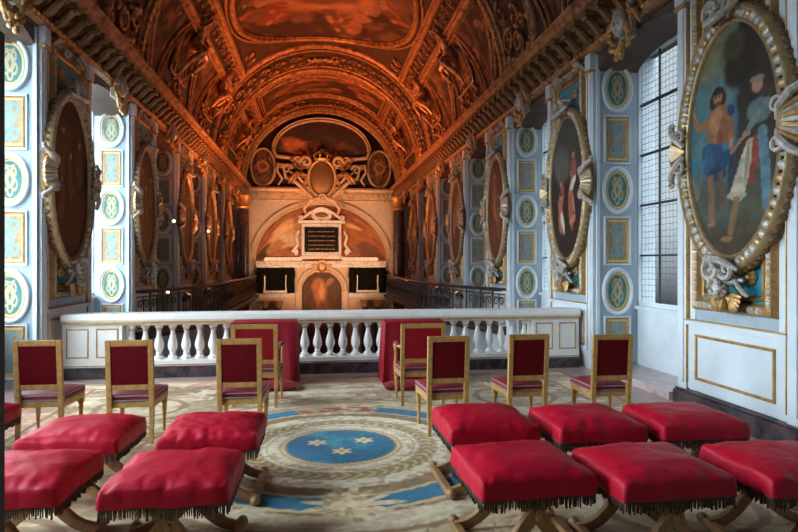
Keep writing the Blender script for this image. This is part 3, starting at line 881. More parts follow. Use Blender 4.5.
# local frame: feet down -z, facing -y, seated leaning pose, about 1.7 m tall
FJ = [(0,0,.55),(0,.0,.78),(0,-.02,1.0),(0,-.05,1.16),(0,-.07,1.27),(0,-.10,1.40),      # pelvis..head
      (.19,-.05,1.12),(.42,-.12,1.02),(.50,-.26,1.24),(.52,-.28,1.36),                   # right arm raised outward
      (-.19,-.05,1.12),(-.36,-.10,.88),(-.22,-.28,.78),(-.14,-.34,.80),                  # left arm resting
      (.12,-.03,.50),(.30,-.42,.52),(.26,-.36,.10),(.28,-.48,.04),
      (-.12,-.03,.50),(-.22,-.38,.38),(-.30,-.22,-.02),(-.30,-.36,-.08)]
FE = [(0,1),(1,2),(2,3),(3,4),(4,5),(3,6),(6,7),(7,8),(8,9),(3,10),(10,11),(11,12),(12,13),(0,14),(14,15),(15,16),(16,17),(0,18),(18,19),(19,20),(20,21)]
FR = [.15,.13,.15,.12,.055,.10,.075,.055,.042,.035,.075,.055,.042,.035,.11,.085,.06,.04,.11,.085,.06,.04]
def stucco_figure(loc, rx, ry, rz, label, mirror=1, scale=1.0, mt='stucco', wings=False, name='stucco_figure', cat='statue', grp='stucco figures on the vault'):
    t = empty(name, loc, 0, label, cat, grp)
    t.rotation_euler = (rx, ry, rz); t.scale = (scale*mirror, scale, scale)
    body = skin_body('figure_body', FJ, FE, FR, M[mt], t)
    h = MB(); rnd = random.Random(4)
    for i in range(16):
        a = rnd.uniform(0,2*PI); h.ball((.085*cos(a), -.08+.07*sin(a), 1.44+rnd.random()*.06), (.045,.045,.04), 0, 6, 5)
    h.build('hair', M[mt], t)
    d = MB()
    d.tube([(.25,-.40,.60),(.05,-.20,.62),(-.25,-.30,.48),(-.40,-.2,.2),(-.42,-.15,-.1)], [.05,.12,.12,.08,.05], 8)
    d.tube([(.28,-.44,.58),(.36,-.3,.3),(.42,-.2,.0),(.40,-.15,-.3)], [.05,.09,.07,.03], 8)
    d.build('drapery', M[mt], t)
    if wings:
        w = MB()
        for e in (-1,1):
            for i in range(6):
                a = .2+.22*i
                w.tube([(e*.08,.08,1.05),(e*(.08+.35*cos(a)),.15,1.05+.35*sin(a)),(e*(.08+.62*cos(a*.9)),.12,1.0+.55*sin(a))], [.04,.06,.02], 6)
        w.build('wings', M[mt], t)
    return t
fig0 = None
wh = {15.9:'nearest pair',19.9:'second pair',26.1:'far pair'}
for y in (15.9,19.9,26.1):
    for side in ('right','left'):
        a = 19 if side == 'right' else 161
        x, yy_, z = V(vs(a), y, .10)
        rz = -PI/2 if side == 'right' else PI/2
        lab = 'stucco figure with raised arm on the %s side of the vault, %s' % (side, wh[y])
        if fig0 is None: fig0 = f = stucco_figure((x,yy_,z), 0, 0, rz, lab)
        else:
            f = copy_tree(fig0); f.location = (x,yy_,z); f['label'] = lab
        # lean inwards with the vault
        ang = math.radians(28)
        f.rotation_euler = (-ang*-1, 0, rz); f.scale = ((1 if (side == 'right') == (y != 19.9) else -1)*.95, .95, .95)
# ================================================================== ALTAR END   (u from centre line, z world, on plane YE)
def EW(px, py): return (px-322)/19.25, 1.7-(py-262)/19.25
wall = MB(); wall.box(XL-.6, XR+.6, YE, YE+.35, ZN, SP+R+.4); struct(wall.build('wall_altar', M['beige'], smooth=False))
E = empty('trim_110', (XC, YE, 0), 0, kind='structure')
HWID = (XR-XL)/2
def prof_run(m, z0, prof, x0=-HWID, x1=HWID, mm=0):
    m.extrude([(-d, z0+z) for d, z in prof], x0, x1, f=lambda a, y, b_: (y, a, b_), m=mm)
b = MB()
prof_run(b, 4.80, [(0,0),(.10,0),(.12,.08),(.08,.12),(.08,.42),(.2,.46),(.34,.50),(.38,.62),(.30,.72),(0,.72)])
x = -HWID+.1
while x < HWID: b.box(x-.06, x+.06, -.24, -.08, 5.10, 5.24); x += .26
for e in (-1,1):
    b.box(*(sorted((e*(HWID-.45), e*(HWID-.05)))), -.22, 0, ZN, 4.8, 0); b.box(*(sorted((e*(HWID-.5), e*HWID))), -.28, 0, 4.5, 4.8, 0)
b.build('altar_entablature', M['gilt_stone'], E, bevel=.01)
b = MB()
b.ring(3.38, 2.93, [(0,0),(0,.12),(.04,.16),(.1,.12),(.14,.18),(.26,.16),(.30,.10),(.32,0)], 64, (0,0,1.72), 0, 0, PI)
for e in (-1,1):
    xs = sorted((e*3.38, e*3.7)); b.box(xs[0], xs[1], -.16, 0, ZN, 1.72)
b.build('great_arch_moulding', M['beige'], E)
# painted lunette inside the great arch
def lun(U, Vv):
    C = np.zeros(U.shape+(3,))+np.array((.26,.08,.03))
    n = fbm(U*5+9, Vv*4+9, 71)
    L = [(-.55,.15,.24,.55,0,(.66,.40,.20),.4),(-.48,-.1,.12,.4,20,(.62,.45,.28),.4),(-.72,-.3,.12,.3,-20,(.40,.22,.10),.4),(-.36,.5,.12,.3,0,(.42,.2,.1),.4),
         (.55,.1,.24,.5,0,(.36,.12,.04),.4),(.50,.45,.12,.12,0,(.60,.34,.16),.4),(.75,-.4,.2,.4,0,(.16,.06,.03),.4),(-.9,-.4,.12,.4,0,(.08,.04,.02),.4),(.38,-.55,.2,.1,0,(.2,.1,.05),.4)]
    C = mixc(C, (.36,.14,.06), sst(.4,.6,n)); return blobs(C, U, Vv, L, 72, .09)*(.6+.8*fbm(U*12+9, Vv*9+9, 73)[..., None])
def lpos(U, Vv):
    u = U*3.36; h = 2.9*np.sqrt(np.clip(1-(U)**2,0,1)); return XC+u, U*0+YE-.03, 1.72+(Vv+1)/2*h
t = painted('lunette_fresco', 140, 60, lpos, lun, M['fresco']); tag(t, 'arched reddish fresco behind the black plaque over the altar', 'painting')
# plaque
t = empty('inscribed_plaque', (XC-.02, YE-.1, 0), 0, 'black plaque in a white pedimented frame above the altar', 'plaque')
b = MB(); u0, z1 = EW(302,224); u1, z0 = EW(342,254)
b.box(-1.03, 1.03, -.05, 0.05, 1.98, 3.72, 0)
b.rectframe(-1.03, 1.03, 2.0, 3.68, .16, .12, -.05, 0)
b.box(-1.2, 1.2, -.22, .05, 3.68, 3.84, 0); b.box(-1.1,1.1,-.2,.05,1.86,2.0,0)
b.build('plaque_frame', M['white_marble'], t, bevel=.015)
b = MB(); b.box(-.86,.86,-.075,-.05,2.2,3.5); b.build('black_slab', M['black_gloss'], t, smooth=False)
b = MB(); rnd = random.Random(2)
for i, z in enumerate((3.26,3.03,2.80,2.57,2.36)):
    x = -.68
    while x < .66:
        w = rnd.uniform(.025,.05); b.box(x, x+w, -.082, -.074, z-.028, z+.028)
        x += w+rnd.choice((.012,.012,.015,.05))
b.build('engraved_lettering', M['dull_gold'], t, smooth=False)['kind'] = 'stuff'
b = MB(); b.ring(.42,.26,[(-.3,.1),(-.02,.1),(0,.2),(.08,.22),(.12,.1),(.13,0)],32,(0,0,4.12)); 
for e in (-1,1):
    b.tube([(e*.3,-.15,4.4),(e*.6,-.18,4.22),(e*.95,-.16,3.95),(e*1.15,-.15,3.9)], [.05,.08,.06,.05], 8); b.spiral((e*1.02,-.18,3.95), .13, 1.2, .05, ex=(e,0,0))
    b.tube([(e*1.15,-.1,3.3),(e*1.3,-.12,3.0),(e*1.2,-.12,2.6),(e*1.4,-.12,2.3),(e*1.25,-.1,2.05)], [.05,.08,.08,.1,.06], 8)
    b.spiral((e*1.32,-.14,2.2), .16, 1.2, .06, ex=(e,0,0))
b.tube([(-.3,-.15,4.42),(0,-.2,4.5),(.3,-.15,4.42)], .05, 8)
b.build('pediment_cartouche', M['white_marble'], t)
b = MB(); b.ball((0,-.1,4.12), (.34,.12,.14), 0, 14, 8); b.build('oval_boss', M['dull_gold'], t)
# ledge over the altar storey
b = MB(); prof_run(b, 1.42, [(0,0),(.30,0),(.34,.08),(.30,.12),(.42,.22),(.46,.32),(0,.34)], -3.3, 3.3)
b.build('altar_ledge', M['white_marble'], E)
for e, sd in ((-1,'left'),(1,'right')):
    t = empty('stone_bench_block', (XC+e*1.95, YE-.25, 1.765), 0, 'low pale stone step on the altar ledge, %s of the plaque' % sd, 'step')
    b = MB(); b.box(-.95,.95,-.15,.2,0,.12); b.box(-.9,.9,-.12,.2,.12,.18); b.build('step', M['white_marble'], t, bevel=.01)
# altar niche with arch
t = empty('altar_niche', (XC, YE-.03, 0), 0, 'arched altar niche with glowing brown painting under the ledge', 'altar')
b = MB(); zc = .2
b.ring(1.02,1.02,[(0,-.0),(0,.22),(.06,.26),(.12,.2),(.16,.26),(.26,.24),(.30,.14),(.31,0)],40,(0,0,zc),0,0,PI)
for e in (-1,1):
    xs = sorted((e*1.02, e*1.33)); b.box(xs[0], xs[1], -.24, 0, ZN+1.2, zc)
b.build('niche_arch', M['beige'], t)
def nic(U, Vv):
    C = np.zeros(U.shape+(3,))+np.array((.10,.05,.03)); 
    return blobs(C, U, Vv, [(-.15,.2,.35,.45,20,(.40,.16,.06),.5),(-.05,.1,.15,.25,0,(.55,.26,.12),.5),(.4,.5,.12,.4,-40,(.30,.15,.08),.4),(.1,-.5,.5,.3,0,(.2,.08,.05),.5)], 75, .12)*(.6+.8*fbm(U*6+9,Vv*9+9,76)[...,None])
painted('niche_painting', 50, 70, lambda U, Vv: (U*1.0, U*0-.04, np.where(Vv>0, zc+Vv*np.sqrt(np.clip(1-U*U,0,1)), zc+Vv*3.2)), nic, M['fresco'], t)
b = MB(); b.ball((0,-.35,1.45),(.22,.12,.3),0,12,8)
for e in (-1,1):
    b.spiral((e*.33,-.35,1.5),.16,1.3,.06,ex=(e,0,0)); b.tube([(e*.1,-.32,1.2),(e*.4,-.32,1.22),(e*.55,-.3,1.05)],[.06,.07,.03],6)
for i in range(5): b.ball((-.2+.1*i,-.38,1.72+.05*(2-abs(i-2))),(.06,.06,.09),0,6,5)
b.build('gilt_shield', M['gold'], t)
# side openings with black hangings
for e, sd in ((-1,'left'),(1,'right')):
    t = empty('draped_opening', (XC+e*2.35, YE-.03, 0), 0, 'white framed black opening hung with dark cloth, %s of the altar arch' % sd, 'niche')
    b = MB(); b.box(-.95,.95,-.06,-.0,.12,1.4); b.build('black_recess', M['black'], t, smooth=False)
    b = MB(); b.box(-.6,-.5,-.16,-.06,.2,1.1); b.box(.5,.6,-.16,-.06,.2,1.1); b.box(-.68,.68,-.2,-.06,.14,.24); b.build('white_frame', M['white_marble'], t, bevel=.01)
    b = MB()
    for q in (-1,1):
        b.tube([(q*.75,-.22,1.38),(q*.78,-.3,1.0),(q*.70,-.3,.6),(q*.76,-.28,.12)],[.2,.22,.15,.16],10)
        b.tube([(q*.75,-.25,1.32),(q*.4,-.3,1.12),(q*.1,-.28,1.18)],[.12,.15,.06],8)
    b.tube([(-.5,-.22,1.36),(0,-.28,1.2),(.5,-.22,1.36)],[.08,.16,.08],8)
    b.build('dark_hanging', M['black'], t)
b = MB()
prof_run(b, -.12, [(0,0),(.30,0),(.34,.08),(.36,.16),(.30,.22),(0,.22)], -3.4, -1.36); prof_run(b, -.12, [(0,0),(.30,0),(.34,.08),(.36,.16),(.30,.22),(0,.22)], 1.36, 3.4)
b.build('lower_ledge', M['white_marble'], E)
for e, sd in ((-1,'left'),(1,'right')):
    b = MB(); xs = sorted((XC+e*1.36, XC+e*3.4)); b.box(xs[0], xs[1], YE-.25, YE-.03, ZN, -.12)
    for u in (1.55,2.4,3.2):
        b.box(XC+e*u-.13 , XC+e*u+.13, YE-.30, YE-.25, -3.2, -.2)
    for z in (-.5,-.95,-1.5,-2.2):
        b.rectframe(XC+e*2.0-.36, XC+e*2.0+.30, z-.18, z+.18, .05,.04, YE-.25)
    tag(b.build('altar_plinth', M['beige'], bevel=.008), 'pinkish panelled plinth under the %s draped opening of the altar wall' % sd, 'plinth')
for e, sd in ((-1,'left'),(1,'right')):
    xx = XL+.36 if e < 0 else XR-.36
    t = empty('tall_column', (xx, 28.9, ZN), 0, 'tall dark marble column at the %s side just before the altar wall' % sd, 'column', 'tall dark columns flanking the altar')
    MB().lathe([(.30,.5),(.31,3.0),(.27,9.2)], 24).build('shaft', M['dark_marble'], t)
    MB().lathe([(.45,0),(.45,.3),(.38,.34),(.40,.42),(.32,.5)], 24).build('base', M['white_marble'], t)
    MB().lathe([(.27,9.2),(.33,9.3),(.30,9.36),(.36,9.7),(.40,9.8)], 24).build('capital', M['gold'], t)
# altar columns in black marble and table
for i, u in enumerate((2.1,2.75)):
    for e, sd in ((-1,'left'),(1,'right')):
        t = empty('altar_column', (XC+e*(u+.1), YE-.62, -3.3), 0, 'dark marble column %s of the altar, %s one' % (sd, ['inner','outer'][i]), 'column', 'columns beside the altar')
        MB().lathe([(.17,.3),(.18,1.2),(.16,2.7)], 18).build('shaft', M['dark_marble'], t)
        MB().lathe([(.25,0),(.25,.1),(.21,.14),(.22,.2),(.18,.3)], 18).build('base', M['white_marble'], t)
        MB().lathe([(.16,2.7),(.2,2.8),(.19,2.84),(.27,3.0),(.28,3.08)], 18).build('capital', M['gold'], t)
t = empty('altar_table', (XC, YE-1.4, ZN), 0, 'altar table at the foot of the far wall, seen between balusters', 'altar')
b = MB(); b.box(-1.6,1.6,-.6,1.2,0,.5); b.build('altar_steps', M['pink_marble'], t, smooth=False)
b = MB(); b.box(-1.1,1.1,.1,.8,.5,1.45); b.box(-1.2,1.2,.05,.85,1.45,1.55); b.build('table', M['white_marble'], t, bevel=.02)

# ---- lunette over the entablature
LU = MB(); n = 48
z5 = 5.52
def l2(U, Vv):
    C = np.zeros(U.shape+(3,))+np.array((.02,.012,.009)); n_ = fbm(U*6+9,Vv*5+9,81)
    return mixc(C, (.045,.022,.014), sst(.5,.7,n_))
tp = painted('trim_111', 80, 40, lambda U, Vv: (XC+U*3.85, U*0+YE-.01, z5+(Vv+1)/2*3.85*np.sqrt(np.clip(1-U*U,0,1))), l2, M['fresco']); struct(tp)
t = empty('lunette_painting', (XC, YE-.05, 7.45), 0, 'elliptical dark fresco with a glowing left side, top of the far wall', 'painting')
def l3(U, Vv):
    C = np.zeros(U.shape+(3,))+np.array((.06,.035,.03))
    return blobs(C, U, Vv, [(-.55,.1,.22,.5,30,(.50,.16,.06),.5),(-.3,-.1,.2,.4,-20,(.26,.08,.04),.5),(.2,-.2,.2,.3,0,(.22,.08,.05),.5),(.5,.0,.18,.5,40,(.14,.06,.04),.4)], 82, .15)*(.6+.8*fbm(U*9+9,Vv*9+9,83)[...,None])
painted('canvas', 90, 50, lambda U, Vv: (disc_uv(U,Vv)[0]*2.35, U*0, np.maximum(-.55, disc_uv(U,Vv)[1]*1.5)), lambda U, Vv: l3(U, Vv), M['fresco'], t)
b = MB(); b.ring(2.35,1.5,[(-.02,0),(0,.1),(.06,.13),(.12,.08),(.18,.12),(.2,0)],60,(0,0,0),0,-.02,PI+.02)
for e in (-1,1):
    b.tube([(e*2.45,-.1,-.0),(e*2.3,-.12,-.35),(e*1.4,-.14,-.45),(e*.7,-.14,-.72),(e*.3,-.14,-.62)],[.08,.1,.09,.1,.06],8)
b.build('frame', M['gilt_stone'], t)
b = MB()
for e in (-1,1):
    b.box(*(sorted((e*.5, e*2.25))), -.12, 0, -.95, -.72); b.box(*(sorted((e*.5, e*2.25))), -.16, 0, -.78, -.72)
b.build('ledge', M['gilt_stone'], t, bevel=.01)
for e, sd in ((-1,'left'),(1,'right')):
    t = empty('side_medallion', (XC+e*2.98, YE-.05, 6.55), 0, 'rounded fresco in a curved frame, lower %s of the lunette' % sd, 'painting', 'frescoes either side of the coat of arms')
    painted('canvas', 40, 50, lambda U, Vv: (disc_uv(U,Vv)[0]*.55, U*0, disc_uv(U,Vv)[1]*.9), fresco_scene(90+e, 5, True), M['fresco'], t)
    MB().ring(.55,.9,[(-.01,0),(0,.08),(.05,.12),(.1,.06),(.13,0)],40).build('frame', M['gilt_stone'], t)
# coat of arms with angels
t = empty('coat_of_arms', (XC, YE-.2, 5.72), 0, 'oval crowned shield between curling scrolls, centre of the far entablature', 'coat of arms')
b = MB(); b.ball((0,-.2,.25),(.62,.26,.85),0,18,12); b.build('shield', M['dull_gold'], t)
b = MB(); b.ring(.60,.84,[(0,.12),(.03,.32),(.1,.36),(.16,.28),(.2,.0)],36,(0,0,.25))
for e in (-1,1):
    b.spiral((e*.80,-.3,1.05),.30,1.3,.10,ex=(e,0,0)); b.spiral((e*.82,-.3,-.35),.26,1.3,.09,ex=(e,0,0),ez=(0,0,-1))
    b.spiral((e*1.75,-.2,.70),.26,1.3,.08,ex=(-e,0,0)); b.spiral((e*1.2,-.25,1.15),.2,1.2,.06,ex=(e,0,0))
    b.tube([(e*1.95,-.2,.85),(e*1.8,-.25,.25),(e*1.3,-.3,.02),(e*.9,-.35,-.35),(e*.5,-.35,-.75)],[.05,.09,.10,.10,.08],8)
    b.tube([(e*2.2,-.1,1.0),(e*2.25,-.12,.6),(e*2.0,-.12,.2),(e*2.2,-.1,-.1)],[.05,.07,.07,.04],8)
    b.tube([(e*.2,-.3,-.75),(e*.6,-.35,-.9),(e*.9,-.3,-1.3),(e*.8,-.25,-1.6)],[.1,.13,.09,.05],8)
    b.tube([(e*.85,-.3,-.1),(e*1.2,-.35,.3),(e*1.6,-.3,.55)],[.06,.08,.05],8)
b.spiral((0,-.35,-.75),.2,1.2,.09)
b.build('strapwork', M['gilt_stone'], t)
b = MB(); b.lathe([(.36,0),(.42,.1),(.38,.14)],20,(0,-.25,1.1))
for i in range(7):
    a = 2*PI*i/7; b.tube([(.38*cos(a),-.25+.3*sin(a),1.2),(.46*cos(a),-.25+.36*sin(a),1.4),(.2*cos(a),-.25+.16*sin(a),1.58),(0,-.25,1.6)],.05,6)
b.ball((0,-.25,1.68),.08); b.build('crown', M['gold'], t)
for e, sd in ((-1,'left'),(1,'right')):
    f = stucco_figure((XC+e*1.35, YE-.35, 5.62), 0, -e*.35, -e*.5, 'winged stucco angel reclining on the entablature, %s of the shield' % sd, mirror=-e, scale=1.0, wings=True, name='stucco_angel', grp='angels beside the coat of arms')

# ================================================================== GALLERIES
def gallery(side):
    e = 1 if side == 'right' else -1
    t = empty('gallery', (0,0,0), 0, 'wrought iron railed gallery running along the %s wall of the nave' % side, 'gallery')
    XW = XR if e > 0 else XL
    path = [(XW-e*.05,13.3),(XW-e*.35,14.3),(XW-e*.75,15.6),(XW-e*.98,17.2),(XW-e*1.05,19.0),(XW-e*1.05,28.4)]
    def off(p, q): return (p[0]+e*q, p[1])
    s_ = MB()
    pp = []
    for i in range(len(path)-1):
        a, b_ = path[i], path[i+1]; n_ = max(1, int(math.hypot(b_[0]-a[0], b_[1]-a[1])/.5))
        for j in range(n_): pp.append((a[0]+(b_[0]-a[0])*j/n_, a[1]+(b_[1]-a[1])*j/n_))
    pp.append(path[-1])
    vs_ = []; 
    for p in pp: vs_ += [(p[0],p[1],.02),(XW,p[1],.02),(XW,p[1],.2),(p[0],p[1],.2)]
    fs = []
    for i in range(len(pp)-1):
        for k in range(4):
            l = (k+1)%4; fs.append((i*4+k,i*4+l,(i+1)*4+l,(i+1)*4+k))
    fs += [(3,2,1,0), tuple((len(pp)-1)*4+k for k in range(4))]
    s_.add(vs_, fs); s_.tube([(p[0],p[1],.11) for p in pp], .10, 8)
    s_.build('gallery_floor', M['dark_wood'], t, ang=50)
    r_ = MB(); r_.tube([(p[0]+e*.03,p[1],1.06) for p in pp], .04, 8); r_.tube([(p[0]+e*.03,p[1],.28) for p in pp], .022, 6); r_.tube([(p[0]+e*.03,p[1],.95) for p in pp], .015, 6)
    r_.build('handrail', M['iron'], t)
    sc = MB()
    for i in range(len(pp)-1):
        a = Vector((pp[i][0]+e*.03, pp[i][1], 0)); b_ = Vector((pp[i+1][0]+e*.03, pp[i+1][1], 0)); d = (b_-a).normalized(); mid = (a+b_)/2
        sc.tube([a+Vector((0,0,.2)), a+Vector((0,0,1.05))], .022, 5)
        for z, ez in ((.45,-1),(.78,1)):
            sc.spiral(mid-d*.11+Vector((0,0,z)), .115, 1.3, .022, 0, ex=d, ez=(0,0,ez), n=12, seg=4)
            sc.spiral(mid+d*.11+Vector((0,0,z)), .115, 1.3, .022, 0, ex=-d, ez=(0,0,ez), n=12, seg=4)
        sc.tube([mid+Vector((0,0,.28)), mid+Vector((0,0,.95))], .016, 4)
    sc.build('iron_scrollwork', M['iron'], t)
    # boarded back of the farther stretch
    bd = MB(); L = [p for p in pp if p[1] > 18.0]
    vs_ = []; 
    for p in L: vs_ += [(p[0]+e*.10,p[1],.2),(p[0]+e*.12,p[1],.2),(p[0]+e*.12,p[1],1.0),(p[0]+e*.10,p[1],1.0)]
    fs = [(i*4+k,i*4+(k+1)%4,(i+1)*4+(k+1)%4,(i+1)*4+k) for i in range(len(L)-1) for k in range(4)]
    bd.add(vs_, fs); bd.build('dark_boarding', M['black'], t, smooth=False)
gallery('right'); gallery('left')

# ---- small spot lamps standing on the galleries (they light the vault)
LAMPS = []
M['lens'] = mat('lens', (.8,.6,.4), .2)
q_ = M['lens'].node_tree.nodes['Principled BSDF']; q_.inputs['Emission Color'].default_value = (1,.45,.2,1); q_.inputs['Emission Strength'].default_value = 1.0
def spot_lamp(x, y, z, e, label):
    t = empty('spot_lamp', (x,y,z), 0, label, 'lamp', 'spot lamps on the galleries')
    b = MB(); b.lathe([(.11,0),(.11,.02),(.02,.03),(.016,.55)], 12); b.build('stand', M['iron'], t)
    b = MB(); Mx = Matrix.Rotation(-e*.6, 3, 'Y'); vs_ = []
    b.lathe([(.05,0),(.07,.04),(.09,.2)], 12)
    b.v = [tuple(Mx @ Vector(p)+Vector((0,0,.53))) for p in b.v]; b.build('lamp_head', M['black'], t)
    b = MB(); b.lathe([(.075,.201),(.075,.206)], 12); b.v = [tuple(Mx @ Vector(p)+Vector((0,0,.53))) for p in b.v]; b.build('lens', M['lens'], t, smooth=False)
    return t
for i, y in enumerate((15.8, 18.6, 22.5, 26.8)):
    for e, side, XW in ((1,'right',XR),(-1,'left',XL)):
        x = XW-e*.45
        spot_lamp(x, y, .2, e, 'small black spot lamp on the %s gallery, %s' % (side, ['at its near curved end','second from its near end','third from its near end','near the altar wall'][i]))
        LAMPS.append((x, y, e))
# little wall lamps seen as bright points on the left
for i, (px, py, d) in enumerate(((163,221,15.2),(197,231,20.0),(161,292,14.6),(232,281,24.0))):
    x, y = W(px, d); z = EYE-(py-262)*d/F
    x = max(x, XL+.2)
    t = empty('wall_lamp', (x, y, z), PI/2, 'tiny glowing lamp on the left wall of the nave, %s' % ['upper nearest','upper farther','lowest','beside the far left gallery rail'][i], 'lamp', 'tiny lamps on the left wall')
    MB().ball((0,0,0), .035, 0, 8, 6).build('bulb', M['lamp_glow'], t)
    b = MB(); b.tube([(0,abs(x-XL),-.05),(0,.05,-.1),(0,0,-.03)], .012, 6); b.build('arm', M['gold'], t)
# ================================================================== BALUSTRADE
BY = 9.35
t = empty('balustrade', (0, BY, 0), 0, 'white balustrade with gilt lines on a dark plinth across the tribune edge', 'balustrade')
x0, x1 = XL+.16, XR-.10
b = MB(); b.box(x0, x1, -.16, .16, 0, .165); b.build('plinth', M['dark_marble'], t, smooth=False, bevel=.006)
b = MB(); b.box(x0, x1, -.14, .14, .166, .255, 0); b.box(x0, x1, -.146, .146, .180, .196, 1); b.build('bottom_rail', [M['bal_white'], M['gold']], t, smooth=False, bevel=.006)
b = MB(); b.extrude([(-.12,.77),(-.13,.79),(-.16,.81),(-.17,.84),(-.185,.86),(-.185,.925),(-.17,.945),(.17,.945),(.185,.925),(.185,.86),(.17,.84),(.13,.79),(.12,.77)], x0, x1, f=lambda a, y, z: (y, a, z), m=0)
b.box(x0, x1, -.178, .178, .800, .830, 1)
b.build('top_rail', [M['bal_white'], M['gold']], t, ang=30)
for a0, a1 in ((x0, -2.82), (3.42, x1)):
    b = MB(); b.box(a0, a1, -.125, .125, .255, .77, 0)
    w = (a1-a0)/2
    for i in range(2): b.rectframe(a0+w*i+.05, a0+w*(i+1)-.05, .30, .73, .022, .012, -.125, 1)
    b.build('pedestal', [M['bal_white'], M['gold']], t, smooth=False, bevel=.005)
prof = [(.068,0),(.068,.035),(.05,.05),(.036,.07),(.048,.085),(.036,.10),(.05,.13),(.068,.17),(.072,.21),(.062,.26),(.042,.33),(.032,.38),(.030,.42),(.044,.43),(.032,.445),(.05,.47),(.06,.48),(.06,.516)]
nb = 32; p = None
for i in range(nb):
    x = -2.82+(3.42+2.82)*(i+.5)/nb
    if p is None:
        m = MB().lathe(prof, 16); m.lathe([(.0495,.430),(.0495,.440)], 12, m=1); p = m.build('baluster', [M['bal_white'], M['gold']], t); c = p
    else: c = p.copy(); COL.objects.link(c)
    c.location = (x, 0, .2545)

